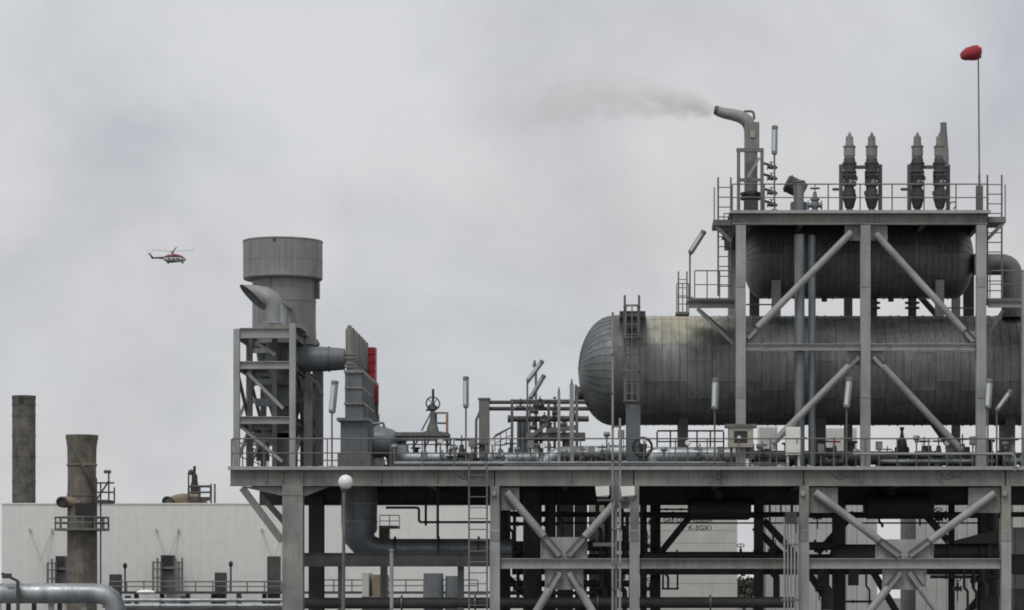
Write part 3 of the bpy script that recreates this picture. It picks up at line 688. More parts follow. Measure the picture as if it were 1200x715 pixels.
# end platforms of the top deck with ladders
def end_platform(label, x0, x1, d0, d1, zpx, side):
    z = W(0, zpx, d0).z; a, b = W(x0, 0, d0).x, W(x1, 0, d0).x
    t = thing('ladder_landing', label, 'platform', ((a+b)/2, d0, z))
    P(t, 'floor', 'rack', MB().box2((a, d0, z-.22), (b, d1, z)))
    P(t, 'bracket', 'rack', MB().prism([(a if side < 0 else b, d0+.1, z-.224), (b if side < 0 else a, d0+.1, z-.224), (b if side < 0 else a, d0+.1, z-.95)], (0, .12, 0)) if False else MB().bar((a+.1 if side < 0 else b-.1, d0+.1, z-.24), (b if side < 0 else a, d0+.1, z-.85), .1, .14))
    return t
end_platform('small landing at the left end of the top deck', 836, 857, .5, 2.2, 257.5, -1)
end_platform('small landing at the right end of the top deck', 1158, 1179, .5, 2.2, 254, 1)
zl = W(0, 257.5, .5).z
guard_rail('small guard rail around the landing left of the top deck', [W(837, 257.5, .6), W(837, 257.5, 2.1)], h=1.25, step=.7, r=.025)
guard_rail('small guard rail around the landing right of the top deck', [W(1178, 254, .6), W(1178, 254, 2.1)], h=1.25, step=.7, r=.025)
ladder('upright ladder with rungs at the left end of the top deck', W(849, 347, .9), W(849, 208, .9), U(15), r=.035, step=.36)
ladder('upright ladder with rungs at the right end of the top deck', W(1165.5, 352, .9), W(1165.5, 205, .9), U(17), r=.035, step=.36)
# left middle platform
t = thing('side_platform', 'bracketed platform beside the left column of the tall frame', 'platform', W(835, 350, 1))
zp = W(0, 350, 1).z
P(t, 'floor', 'rack', MB().box2(W(807, 352, .8), V((W(861, 0, .8).x, 2.6, zp+.002))))
ib(t, 'edge_beam', 'rack', W(807, 357, .9), W(861, 357, .9), U(8), .15)
P(t, 'bracket', 'rack', MB().bar(W(817, 362, .9), W(860, 404, .9), .14, .12))
P(t, 'bracket', 'rack', MB().bar(W(818, 362, 2.4), W(862, 400, 2.4), .14, .12))
guard_rail('guard rail of the bracketed platform left of the tall frame', [W(814, 350, .85), W(858, 350, .85)], h=U(33), step=.5, r=.025)
guard_rail('outer guard rail of the ladder landing left of the tall frame', [W(793, 365, 1.0), W(807, 365, 1.0)], h=U(33), step=.28, r=.022)
ladder('short ladder reaching the bracketed platform left of the tall frame', W(800, 366, 1.2), W(800, 318, 1.2), U(10), r=.03, step=.3)
t = thing('ladder_landing', 'narrow landing plate at the head of the short ladder above the vessel', 'platform', W(800, 366, 1.2))
P(t, 'floor', 'rack', MB().box2(W(792, 368, .9), V((W(808, 0, .9).x, 1.9, W(0, 365.2, .9).z))))
# right middle platform and big bend
t = thing('side_platform', 'bracketed platform beside the right column of the tall frame', 'platform', W(1178, 350, 1))
P(t, 'floor', 'rack', MB().box2(W(1158, 353, .8), V((W(1240, 0, .8).x, 2.6, W(0, 349.5, .8).z))))
ib(t, 'edge_beam', 'post', W(1158, 357, .9), W(1240, 357, .9), U(7), .15)
P(t, 'bracket', 'rack', MB().bar(W(1175, 364, .9), W(1158, 392, .9), .12, .12))
guard_rail('guard rail of the platform right of the tall frame', [W(1160, 349, .85), W(1235, 349, .85)], h=U(32), step=.55, r=.025)
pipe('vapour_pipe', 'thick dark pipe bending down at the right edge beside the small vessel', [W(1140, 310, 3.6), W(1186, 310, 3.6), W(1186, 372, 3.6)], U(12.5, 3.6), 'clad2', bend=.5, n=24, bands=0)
t = thing('steel_post', 'pale steel post standing at the right edge of the picture', 'post', (W(1201, 0, .2).x, .2, ZD))
P(t, 'shaft', 'brace', MB().ibeam((W(1201, 0, .2).x, .2, ZD), W(1201, 318, .2), .26, .24, up=V((0, 1, 0)))); P(t, 'base_plate', 'rack', MB().box((W(1201, 0, .2).x, .2, ZD+.03), (.4, .4, .05)))
# vertical pipes in front of vessels
pipe('riser_pipe', 'wide blue-grey vertical pipe in front of the vessels', [W(937, 546, .9), W(937, 275, .9)], U(6, .9), 'pipeg', n=18, bands=1.1, flanges=((0, .52), (0, .12)))
pipe('riser_pipe', 'slim blue-grey vertical pipe right beside the wide one', [W(951.5, 546, 1.2), W(951.5, 276, 1.2)], U(4.3, 1.2), 'pipeg', n=16, bands=1.5)
# ladder in front of the big vessel, on its support box
t = ladder('tall caged ladder standing in front of the big vessel near its dome', W(740.5, 473, 1.7), W(740.5, 346, 1.7), U(17), r=.045, step=.38, mat='rack', hoops=(-.6, [W(0, y, 1.7).z for y in (471, 436, 397, 360)]))
t = cabinet('grey sheet metal ladder support box below the caged ladder', 733.5, 750.5, 474, 546, 1.4, 'duct', .6, False, 'support', 'support_box', False)
t = thing('vessel_platform', 'small dark platform on top of the big vessel behind the caged ladder', 'platform', W(745, 372, 2.5))
P(t, 'floor', 'dark', MB().box2(W(726, 372, 1.9), W(756, 369.5, 3.6))); P(t, 'skirt_plate', 'dark', MB().box2(W(728, 385, 2.0), W(757, 372.2, 2.05)))
# lamps on deck
tube_lamp('upright tube lamp standing between the stack tower and the cylinder row', 389, 548, 484, 448, -.05, 3.5)
tube_lamp('upright dark tube lamp standing alone beside the hand wheel valve', 546, 548, 478, 443, .6, 0, 3.4)
tube_lamp('upright tube lamp in front of the big vessel, left of the framed control box', 837.5, 548, 480, 445, -.1, 1)
tube_lamp('upright tube lamp in front of the big vessel, just left of the middle frame column', 992, 548, 478, 444, -.1, 3.5)
tube_lamp('upright tube lamp close beside the right frame column', 1157.5, 548, 479, 446, -.1, 2)
tube_lamp('tilted tube lamp hanging over the right end of the deck', 1168, 548, 481, 459, -.1, 16, 3)
tube_lamp('tall tube lamp on the top deck right of the steam vent', 907.5, 247.5, 181, 149, .9, .5, 3.6)
tube_lamp('tilted tube lamp on the bracketed platform left of the tall frame', 808.5, 350, 297, 272, 1.0, 16, 3.4)

# ------------------------------------------------------------------ top deck equipment
t = thing('steam_vent', 'bent steel steam vent pipe blowing steam to the left from the top deck', 'vent pipe', W(880, 247.5, 1.6))
dv = 1.6
P(t, 'pipe_run', 'stack', MB().tube([W(880, 247.5, dv), W(880, 168, dv), W(880, 150, dv)], U(7.8, dv), 18))
nzl = MB(); pts = [W(880, 160, dv), W(879.2, 150, dv), W(875.5, 142, dv), W(868, 137, dv), W(858, 134.4, dv), W(849, 132.8, dv), W(841, 130.5, dv)]
nzl.tube(pts, .2, 18, radii=[U(a) for a in (7.8, 7.9, 7.8, 7.4, 6.9, 6.4, 5.8)])
P(t, 'bend', 'stack', nzl)
P(t, 'mouth', 'dark', MB().lathe(W(841.5, 129.8, dv), (-1, 0, .12), [(0, U(6)), (.14, U(5.2)), (.16, U(4.2)), (.02, U(4))], 16, cap=False))
P(t, 'box_joint', 'stack', MB().box2(W(873, 174, dv-.3), W(889, 146, dv+.3)))
P(t, 'inspection_plate', 'cream', MB().box(W(882, 157, dv-.33), (U(6), .04, U(8))))
P(t, 'drain_tube', 'rail', MB().tube([W(884, 140, dv), W(883, 130.5, dv), W(872, 130.5, dv)], .05, 8, .12))
P(t, 'flange', 'dark', MB().cyl(W(880, 229, dv), W(880, 226, dv), .42, n=18).cyl(W(880, 234, dv), W(880, 231, dv), .42, n=18))
t = thing('vent_support', 'square steel frame standing around the steam vent', 'steel structure', W(879, 247.5, 1.6))
for dd in (1.0, 2.2):
    for px in (865.5, 893): bar(t, 'post', 'rack', W(px, 247.5, dd), W(px, 174.5, dd), .13, .13)
    bar(t, 'beam', 'rack', W(863, 176, dd), W(895, 176, dd), .14, .14); bar(t, 'beam', 'rack', W(867, 211, dd), W(891.5, 211, dd), .1, .12)
bar(t, 'brace', 'brace', W(876, 208, .9), W(890, 185, .9), .06, .1)
P(t, 'base_box', 'dark', MB().box2(W(872, 247.4, 1.1), W(888, 236, 1.45)))
for i, y in enumerate((196, 209, 226, 240)):
    pipe('small_pipe', ('top', 'second', 'third', 'lowest')[i] + ' short dark side branch between the steam vent and the tall lamp', [W(893, y-5, 1.4), W(901, y-3, 1.4), W(911, y+1, 1.4)], .05, 'valve', bend=.1, n=8, group='side branches by the steam vent')
    single('pipe_valve', MB().lathe(W(899, y, 1.15), (1, 0, 0), [(a_, b_*.8) for a_, b_ in SPOOL], 12).cyl(W(904, y, 1.15), W(904, y-6, 1.15), .025, n=6).box(W(904, y-6, 1.15), (.16, .04, .03)), K['valve'], ('top', 'second', 'third', 'lowest')[i] + ' small dark valve left of the tall top deck lamp', 'valve', W(903, y, 1.15), 'small valves by the steam vent')
t = thing('silencer', 'tilted dark cylinder beside the tall lamp on the top deck', 'silencer', W(936, 247, 2))
P(t, 'body', 'valve', MB().lathe(W(942, 235, 2.4), (W(922, 210, 2.4)-W(942, 235, 2.4)), [(0, .3), (.03, .34), (.75, .34), (.8, .3), (1.0, .3), (1.02, .26)], 20) if False else MB().lathe(W(943, 225, 2.4), (W(917, 212, 2.4)-W(943, 225, 2.4)), [(0, .28), (.04, .34), (.10, .35), (.70, .35), (.71, .38), (.76, .38), (.77, .34), (.84, .28)], 20))
P(t, 'upright', 'pipeg', MB().lathe(W(936, 247.5, 1.8), (0, 0, 1), [(0, .3), (.35, .3), (.36, .2), (.95, .22), (1.1, .2), (1.12, .26), (1.2, .26)], 16))
P(t, 'support', 'dark', MB().box2(W(927, 247.4, 2.2), W(945, 239, 2.7)))
gate_valve('small grey valve on the top deck right of the tilted cylinder', W(955, 247.5, 1.6), .95, 'pipeg')
def safety_valve(label, px, d=1.2, tall=False):
    b = W(px, 247.6, d); t = thing('safety_valve', label, 'valve', b, 'safety valves on the top deck')
    P(t, 'inlet', 'pipeg', MB().lathe(b + V((0, -.02, 0)), (0, 0, 1), [(0, .16), (.05, .16), (.06, .1), (.45, .1)], 14))
    P(t, 'body', 'valve', MB().lathe(b + V((0, 0, .05)), (0, 0, 1), [(0, .12), (.06, .12), (.08, .17), (.35, .24), (.42, .27), (.62, .27), (.64, .24), (.80, .24), (.82, .185), (.93, .185), (.94, .235), (1.1, .225), (1.12, .19), (1.22, .19), (1.24, .24), (1.30, .24), (1.32, .28), (1.39, .28), (1.40, .2), (1.45, .2), (1.46, .28), (1.53, .28), (1.56, .24), (1.78, .26), (1.80, .29), (1.86, .29), (1.88, .24), (2.05, .22)], 18))
    P(t, 'lug', 'valve', MB().box(b + V((.24, 0, 1.3)), (.16, .2, .13)).box(b + V((-.23, -.02, .72)), (.14, .2, .12)))
    P(t, 'name_plate', 'bonnet', MB().box(b + V((.03, -.23, 1.15)), (.12, .03, .14)))
    for a in range(6):
        th = a*math.pi/3; rod(t, 'bolt', 'valve', b + V((.25*math.cos(th), .25*math.sin(th), 1.0)), b + V((.25*math.cos(th), .25*math.sin(th), 1.5)), .025, 6)
    P(t, 'bonnet', 'bonnet', MB().lathe(b + V((0, 0, 2.1)), (0, 0, 1), [(0, .2), (.06, .2), (.07, .225), (.42, .225), (.43, .255), (.47, .255), (.48, .165), (.56, .165), (.57, .155), (.84, .145), (.85, .12)], 16))
    P(t, 'cap', 'bonnet', MB().lathe(b + V((0, 0, 2.95)), (0, 0, 1), [(0, .075), (.07, .075), (.075, .035), (.17, .035)], 12).box(b + V((.02, 0, 3.03)), (.14, .03, .03)))
    P(t, 'outlet', 'valve', MB().tube([b + V((0, .2, .7)), b + V((0, .6, .7)), b + V((0, .6, 1.6))], .17, 14, .25))
    if tall: P(t, 'tail_pipe', 'bonnet', MB().lathe(b + V((.17, -.02, 1.75)), (-.02, 0, 1), [(0, .17), (.4, .19), (1.65, .12), (1.68, .13), (1.74, .13)], 14))
    return t
s0 = safety_valve('leftmost of the four tall safety valves on the top deck', 995.5)
dup(s0, W(1021.5, 247.6, 1.2), 'tall safety valve second from the left on the top deck')
dup(s0, W(1075, 247.6, 1.2), 'tall safety valve third from the left on the top deck')
safety_valve('tallest safety valve, with a tapered tail pipe, nearest the windsock', 1101.5, tall=True)
for l, a, b in (('goalpost frame holding the left pair of safety valves', 985.5, 1031.5), ('goalpost frame holding the right pair of safety valves', 1065.5, 1111)):
    t = thing('valve_gantry', l, 'steel structure', W((a+b)/2, 247.5, 1.6), 'goalpost frames of the safety valves')
    for px in (a, b): bar(t, 'post', 'rack', W(px, 247.5, 1.6), W(px, 193, 1.6), .15, .15)
    bar(t, 'cross_bar', 'rack', W(a+2.5, 196, 1.6), W(b-2.5, 196, 1.6), .12, .13); bar(t, 'side_arm', 'dark', W(a-10, 222, 1.5), W(a-2.6, 222, 1.5), .08, .1)
pipe('hose_loop', 'thin loop of hose hanging beside the tallest safety valve', [W(1108, 246, .9), W(1113, 238, .9), W(1119, 236, .9), W(1121, 241, .9), W(1117, 245, .9)], .025, 'valve', bend=.1, n=6, cat='hose')
t = thing('windsock', 'red windsock on a slim mast at the right corner of the top deck', 'windsock', W(1147.5, 247.5, .8))
P(t, 'mast', 'rail', MB().lathe(W(1148, 247.5, .8), (W(1146.5, 70, .8)-W(1148, 247.5, .8)), [(0, .05), (1.5, .045), (1.52, .035), (6.1, .028)], 8))
P(t, 'mast_box', 'rack', MB().box2(W(1144, 247.4, .6), W(1151.5, 218, .75)))
m = MB(); pts = [W(1149, 62, .8), W(1145, 61.5, .8), W(1140, 62.5, .8), W(1134, 63.5, .8), W(1129, 65.5, .8), W(1126, 66.5, .8)]
m.tube(pts, .2, 18, radii=[U(a) for a in (6.0, 8.6, 8.8, 7.4, 5.4, 3.2)])
for i, q in enumerate(m.v): fo = .012*math.sin(q[0]*11 + q[2]*17) + .01*math.sin(q[1]*19 + q[0]*5); m.v[i] = (q[0], q[1] + fo, q[2] + fo)
P(t, 'sock', 'sock', m)
P(t, 'hoop', 'rail', MB().torus(W(1149.3, 62, .8), (1, 0, -.05), U(6.2), .02, 20, 5))

# ------------------------------------------------------------------ stack and its tower at the left
SD = 5.2
t = thing('exhaust_stack', 'wide grey exhaust stack with a broad drum hood on the left tower', 'chimney', W(333, 548, SD))
r = U(37, SD); rh = U(46.3, SD)
P(t, 'shaft', 'stack', MB().lathe(W(333, 405, SD), (0, 0, 1), [(0, r*1.02), (U(20, SD), r), (U(85, SD), r)], 48))
P(t, 'shaft_lower', 'duct', MB().lathe(W(334, 548, SD), (0, 0, 1), [(0, r*.4), (U(60, SD), r*.42), (U(95, SD), r*.75), (U(143, SD), r*.94)], 36))
zh = W(0, 328.5, SD).z; z1 = W(0, 283, SD).z
hd = MB(); c0 = W(331.5, 328.5, SD)
hd.lathe(c0, (0, 0, 1), [(0, r*.98), (.0, rh*.97), (.05, rh), (z1-zh-.06, rh), (z1-zh-.05, rh*1.012), (z1-zh, rh*1.012), (z1-zh, rh*.96), (.15, rh*.96), (.15, r*.5)], 56, cap=False)
P(t, 'hood', 'stack', hd)
P(t, 'hood_seam', 'stack', MB().box(c0 + V((.35, -rh-.004, .75)), (.03, .03, z1-zh-.1)) if False else MB().cyl(c0 + V((0, 0, .74)), c0 + V((0, 0, .765)), rh*1.004, n=56))
P(t, 'side_box', 'duct', MB().box2(W(369, 349, SD-.2), W(375, 331, SD+.3)))
for y in (355, 392): P(t, 'ring', 'stack', MB().cyl(W(333, y, SD), W(333, y-1.3, SD), r*1.012, n=48))
P(t, 'lug', 'dark', MB().box(W(327, 285, SD) + V((0, -rh, -.05)), (.1, .05, .12))); P(t, 'lug', 'dark', MB().box(W(376, 321, SD), (.12, .2, .15)))
# vent bend with a slanted mouth
t = thing('vent_bend', 'pale bent vent pipe with a slanted open mouth beside the stack', 'vent pipe', W(322, 380, 2.2))
dv = 2.2; rv = U(10.5, dv)
rings = [((322, 379), (10.5, 0), (0, 10.5, 0)), ((322, 364), (10.5, 0), (0, 10.5, 0)), ((321.2, 357), (10, 3.5), (0, 10.5, 0)), ((317.5, 351), (8, 7.5), (0, 10.5, 0)), ((311, 348), (3, 11.5), (0, 10.3, 0)), ((304, 347.5), (-6, 13), (-2, 9.8, -2)), ((296, 348.5), (-15, 14.5), (-3.2, 9.3, -3.2))]
def ringmesh(rs, n=24, cap=True):
    k1 = U(1, dv); vs = []; fs = []
    for (cx, cy), (ax_, az_), B in rs:
        c = W(cx, cy, dv)
        for k in range(n):
            t_ = 2*math.pi*k/n; ca, sa = math.cos(t_), math.sin(t_); vs.append(c + V((ax_*ca + B[0]*sa, B[1]*sa, az_*ca + B[2]*sa))*k1)
    for i in range(len(rs)-1):
        for k in range(n): k2 = (k+1) % n; fs.append((i*n+k, i*n+k2, (i+1)*n+k2, (i+1)*n+k))
    if cap: fs.append(tuple(range((len(rs)-1)*n, len(rs)*n)))
    return vs, fs
vs, fs = ringmesh(rings, cap=False); P(t, 'pipe_run', 'pale', MB().add(vs, fs))
vs, fs = ringmesh([rings[-1], ((296.2, 348.6), (-13.8, 13.3), (-2.8, 8.4, -2.8)), ((305, 349.5), (-4, 9.5), (-1, 7.5, -1)), ((312, 351), (3, 8), (0, 6.5, 0))])
P(t, 'mouth', 'duct', MB().add(vs, fs)); P(t, 'collar', 'pipe', MB().cyl(W(322, 380, dv), W(322, 378, dv), rv*1.25, n=22))
P(t, 'support', 'rack', MB().cyl(W(322, 384, dv), W(322, 380, dv), rv*.8))

tw = thing('stack_tower', 'grey steel tower frame with platforms and diagonals around the exhaust stack', 'steel structure', (W(310, 0, 4).x, 4, ZD))
rows = (.6, 4.4, 9.0)
for d in rows:
    # rear posts share the world x of the front ones
    for px, yt in ((277.5, 386), (343, 379)):
        x = W(px, 0, .6).x; zt = W(0, yt, .6).z
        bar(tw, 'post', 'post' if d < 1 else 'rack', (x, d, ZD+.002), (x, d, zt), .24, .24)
    xa_, xb_ = W(277.5, 0, .6).x + .125, W(343, 0, .6).x - .125
    for py, h in ((390.5, 12), (428, 9), (492.5, 9)):
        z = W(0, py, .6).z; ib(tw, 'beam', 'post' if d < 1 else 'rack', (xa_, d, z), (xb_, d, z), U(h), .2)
for px in (277.5, 343):
    x = W(px, 0, .6).x
    for py, h in ((390.5, 11), (428, 9), (492.5, 9)):
        z = W(0, py, .6).z
        for a, b in ((.73, 4.27), (4.53, 8.87)): ib(tw, 'side_beam', 'rack', (x, a, z), (x, b, z), U(h), .18)
    for a, b in ((.73, 4.27), (4.53, 8.87)):
        P(tw, 'brace', 'rack', MB().bar((x, a, W(0, 434, .6).z), (x, b, W(0, 487, .6).z), .1, .12, V((1, 0, 0))))
        P(tw, 'brace', 'rack', MB().bar((x, b, W(0, 498, .6).z), (x, a, W(0, 540, .6).z), .1, .12, V((1, 0, 0))))
for y, d in ((411, 4.25), (470, 4.25), (515, 4.25), (449, 8.85), (520, 8.85)): bar(tw, 'beam', 'post', W(292, y, d), W(356, y, d), .1, .2)
for (a, b, c, e, d) in ((300, 402, 323, 416, 1.0), (290, 437, 332, 479, .7), (281, 499, 331, 541, .7), (281, 487, 300, 445, 4.2)):
    P(tw, 'brace', 'brace', MB().bar(W(a, b, d), W(c, e, d), .12, .13, V((0, 1, 0))))
x0_, x1_ = W(279, 0, .6).x, W(346, 0, .6).x
P(tw, 'platform', 'post', MB().box2(W(300, 384, .45), V((W(351, 0, .45).x, 9.1, W(0, 378.5, .45).z)))) if False else None
P(tw, 'platform', 'stack', MB().box2((W(302, 0, .8).x, .8, W(0, 383.6, .6).z), (W(352, 0, .6).x, 3.2, W(0, 379, .6).z)))
# stepped gratings along the right side of the platform
for k in range(9):
    d = 3.3 + k*.62
    P(tw, 'grating_step', 'stack', MB().box2((W(343, 0, .6).x-.1, d, W(0, 384, .6).z), (W(343, 0, .6).x + .22, d+.5, W(0, 380 - (k % 2)*1.5, .6).z)))
for px0, px1, y0, y1, d in ((318, 345, 440, 486, 3.4), (312, 330, 402, 425, 3.2), (300, 316, 500, 540, 7.0), (322, 340, 505, 546, 3.0), (300, 345, 468, 476, 3.0), (296, 345, 508, 515, 3.0), (296, 345, 445, 451, 3.0)):
    P(tw, 'wall_panel', 'duct', MB().box2(W(px0, y1, d), W(px1, y0, d+.3)))
for px, d in ((293, 3.0), (309, 6.5), (322, 2.6)): bar(tw, 'post', 'rack', W(px, 547.5, d), W(px, 395, d), .2, .2)
for px0, px1, d, y0 in ((356, 367, 3.2, 444), (369, 379, 4.0, 436)): P(tw, 'wall_panel', 'stack', MB().box2(W(px0, 546, d), W(px1, y0, d+.25)))
for k, (px, y) in enumerate(((350, 440), (362, 452), (371, 446))): P(tw, 'bracket', 'rack', MB().bar(W(px, y, 2.9), W(px+7, y+16, 2.9), .1, .16, V((0, 1, 0))))
P(tw, 'hopper', 'duct', MB().lathe(W(340, 462, 5.2), (0, 0, 1), [(0, .75), (.6, 1.05), (.9, 1.05)], 4))
sl = thing('slatted_screen', 'pale slatted screen rail receding over the tower beside the vent bend', 'railing', W(330, 378, .9))
for k in range(11):
    d = .9 + k*.68; x = W(330, 0, .9).x; P(sl, 'slat', 'pipe', MB().box((x, d, (W(0, 378.5, .9).z + W(0, 354, .9).z)/2), (.07, .12, U(24.5, .9))))
P(sl, 'hand_rail', 'pipe', MB().box((W(330, 0, .9).x, 4.35, W(0, 353, .9).z), (.1, 7.1, .08)))
t = thing('crossover_duct', 'thick horizontal duct joining the exhaust stack to the row of cylinders', 'duct', W(372, 421, 3.2))
P(t, 'duct_run', 'duct', MB().lathe(W(338, 421, 3.2), (1, 0, 0), [(0, U(14.6, 3)), (U(40, 3), U(14.6, 3)), (U(46, 3), U(14.2, 3)), (U(66, 3), U(12.5, 3))], 28))
for px in (352, 385): P(t, 'band', 'duct', MB().cyl(W(px, 421, 3.2), W(px+1.2, 421, 3.2), U(15.2, 3), n=28))

# row of cylinders on the long plenum
pl = thing('duct_plenum', 'long stepped grey plenum box running back below the row of cylinders', 'duct', (W(415, 0, 1.5).x, 5, ZD))
def pbox(x0, x1, y0, y1, name='casing', mat='duct', d0=1.5, d1=8.7):
    a, b = W(x0, y1, 1.5), W(x1, y0, 1.5); return P(pl, name, mat, MB().box2((a.x, d0, a.z), (b.x, d1, b.z)))
pbox(404.2, 424.2, 435.5, 474.5); pbox(403, 426.7, 474, 471.8, 'flange', 'stack', 1.42, 8.8); pbox(403.2, 425.7, 437, 433.5, 'flange', 'stack', 1.42, 8.8); pbox(403.8, 425.2, 455.4, 453.6, 'flange', 'stack', 1.44, 8.8)
pbox(404.4, 425.4, 474.6, 489.6); pbox(395, 433, 489.8, 493.4, 'flange', 'duct', 1.3, 8.9); pbox(399, 431, 493.6, 531, 'casing'); pbox(395.5, 434, 531.2, 547.8, 'plinth', 'rack')
for k in range(15):
    d = 1.75 + k*.48
    for y0, y1, xx in ((437.2, 453.4, 424.6), (455.6, 471.6, 424.6), (474.8, 489.4, 425.8), (494, 530, 431.6)):
        a, b = W(xx-.4, y1, 1.5), W(xx+1.6, y0, 1.5); P(pl, 'rib', 'stack', MB().box2((a.x, d, a.z), (b.x, d+.06, b.z)))
def upright(label, px, d0, first=None):
    b = W(409.5, 433.4, 1.5); q = V((b.x, d0, b.z))
    t = thing('upright_cylinder', label, 'cylinder', q, 'row of upright cylinders on the plenum')
    rr = U(5.6); h = U(50)
    P(t, 'shell', 'cyls', MB().lathe(q, (0, 0, 1), [(0, rr*.8), (.2, rr*.8), (.22, rr), (h-.1, rr), (h, rr*.9)], 18))
    P(t, 'flange', 'cyls', MB().cyl(q + V((0, 0, .45)), q + V((0, 0, .55)), rr*1.3, n=18).cyl(q + V((0, 0, .6)), q + V((0, 0, .7)), rr*1.3, n=18))
    P(t, 'flange', 'cyls', MB().cyl(q + V((0, 0, .1)), q + V((0, 0, .16)), rr*1.2, n=18))
    P(t, 'tip', 'bonnet', MB().lathe(q + V((-.03, 0, h)), (0, 0, 1), [(0, .09), (.08, .1), (.14, .05)], 10))
    return t
ords = ('first', 'second', 'third', 'fourth', 'fifth', 'sixth', 'seventh', 'eighth')
c0 = upright('nearest upright beige-grey cylinder of the receding row by the red panel', 409, 1.85)
for k in range(1, 6): dup(c0, c0.location + V((0, k*1.22, 0)), ords[k] + ' upright cylinder counted back along the receding row')
a = W(427, 0, 1.5).x
t = thing('red_panel', 'tall red painted panel standing at the back end of the cylinder row', 'panel', W(436, 450, 8.0))
P(t, 'sheet', 'red', MB().box2(W(431, 451, 6.9), W(440.6, 408.2, 7.4))); P(t, 'sheet', 'red', MB().box2(W(437.4, 472.5, 6.6), W(444, 452.5, 7.0)))
for y in (414, 424, 434, 444): P(t, 'rib', 'red', MB().box2(W(431.2, y+.9, 6.87), W(440.4, y, 6.898)))
P(t, 'edge_angle', 'rack', MB().box2(W(440.7, 451, 6.86), W(441.6, 408.2, 7.0)))
P(t, 'bracket', 'red', MB().box2(W(436.8, 456, 7.02), W(439.5, 451.1, 7.2)))
P(t, 'post', 'rack', MB().bar(W(441.5, 489, 6.8), W(441.5, 472.6, 6.8), .1, .1))
dr = thing('elbow_drum', 'fat rounded duct elbow with a light top right of the plenum base', 'duct', W(445, 520, 3))
ep = [(416, 518, 18.5), (436, 518, 18.5), (447, 518.5, 18.5), (455, 520, 17.6), (461, 524, 16), (465, 530, 14.5), (467, 537, 14), (467.5, 547.5, 14)]
P(dr, 'duct_run', 'pipeg', MB().tube([W(a_, b_, 3.4) for a_, b_, c_ in ep], 1, 28, radii=[U(c_, 3.4) for a_, b_, c_ in ep]))
for px in (430, 441): P(dr, 'band', 'pipe', MB().cyl(W(px, 518, 3.4), W(px+1.4, 518, 3.4), U(19.1, 3.4), n=28))
P(dr, 'base_flange', 'dark', MB().cyl(W(465.5, 547.5, 3.4), W(465.5, 545, 3.4), U(16, 3.4), n=24))
pipe('small_pipe', 'small hooked pipe above the rounded drum beside the plenum', [W(437, 497, 2.4), W(449, 495, 2.4), W(451, 502, 2.4)], .05, 'pipeg', bend=.1, n=8)

# ------------------------------------------------------------------ deck pipework between stack and vessel
t = thing('walkway', 'low grating walkway on legs right of the rounded drum', 'platform', W(490, 512, 3))
P(t, 'floor', 'rack', MB().box2(W(462, 511, 2.4), W(528, 509.5, 4.2)))
for k in range(6):
    px = 459 + k*13; P(t, 'leg', 'dark', MB().bar(W(px, 547.8, 2.6), W(px, 513.2, 2.6), .08, .08))
    P(t, 'knee', 'dark', MB().bar(W(px, 524, 2.6), W(px+6, 513.5, 2.6), .06, .06))
P(t, 'stringer', 'dark', MB().bar(W(462, 516, 2.5), W(528, 516, 2.5), .06, .06)); P(t, 'stringer', 'dark', MB().bar(W(462, 521, 2.5), W(528, 521, 2.5), .05, .05))
hv = thing('wheel_valve', 'big hand wheel valve with tall spindle standing on the low walkway', 'valve', W(507, 509.5, 3.2))
P(hv, 'body', 'rack', MB().lathe(W(507, 509.5, 3.2), (0, 0, 1), [(0, .38), (.12, .38), (.14, .25), (.3, .22), (.55, .12), (1.0, .08), (1.02, .14), (1.1, .14)], 16))
P(hv, 'yoke', 'rack', MB().bar(W(494, 505, 3.2), W(505, 484, 3.2), .05, .06))
cw = W(507.3, 473, 3.2); ax = V((.25, -1, .25)).normalized()
m = MB().torus(cw, ax, U(8.2), .03, 24, 6); u = ax.orthogonal().normalized(); vv = ax.cross(u)
for q in (u, vv, (u+vv).normalized()): m.cyl(cw - q*U(8.2), cw + q*U(8.2), .018, n=6)
m.cyl(cw - ax*.06, cw + ax*.06, .08, n=10); P(hv, 'hand_wheel', 'valve', m)
P(hv, 'bevel_gear', 'valve', MB().ell(W(506.5, 478, 3.3), (.2, .2, .16), 12, 8)); rod(hv, 'gear_arm', 'valve', W(499, 481, 3.25), W(514, 477, 3.25), .04)
rod(hv, 'spindle', 'black', W(507.5, 472, 3.3), W(507.5, 456, 3.3), .05)
t = thing('access_gantry', 'small goalpost ladder frame with an orange edge behind the hand wheel', 'steel structure', W(520, 509, 3.6))
bar(t, 'post', 'orange', W(524, 524, 3.6), W(524, 483, 3.6), .1, .1)
bar(t, 'post', 'rack', W(511, 509, 3.6), W(511, 483, 3.6), .08, .08)
for y in (484, 496, 508): bar(t, 'rung', 'rack', W(512.5, y, 3.6), W(522.4, y, 3.6), .07, .07)
pipe('jacketed_pipe', 'light jacketed pipe lying on the deck below the low walkway', [W(472, 522, 1.4), W(472, 537, 1.4), W(536, 537, 1.4)], U(6.8, 1.4), 'pipe', bend=.4, flanges=((1, .72), (1, .97)))
pipe('jacketed_pipe', 'dark flanged pipe on the deck between the goalpost and the pale bend', [W(572, 538, 1.4), W(628, 538, 1.4)], U(7.6, 1.4), 'pipeg', flanges=((0, .1), (0, .3), (0, .97)), bands=.4)
pipe('jacketed_pipe', 'pale segmented pipe bending down to the deck left of the big vessel', [W(634, 548, 1.8), W(652, 532, 1.8), W(734, 531, 1.8)], U(8.8, 1.8), 'pipe', bend=.35, bands=.32, flanges=((1, .75),))
pipe('jacketed_pipe', 'fat light pipe lying on the deck under the big vessel', [W(764, 548, 1.9), W(764, 534, 1.9), W(866, 534, 1.9)], U(10, 1.9), 'pipe', bend=.55, bands=.7, flanges=((1, .55),))
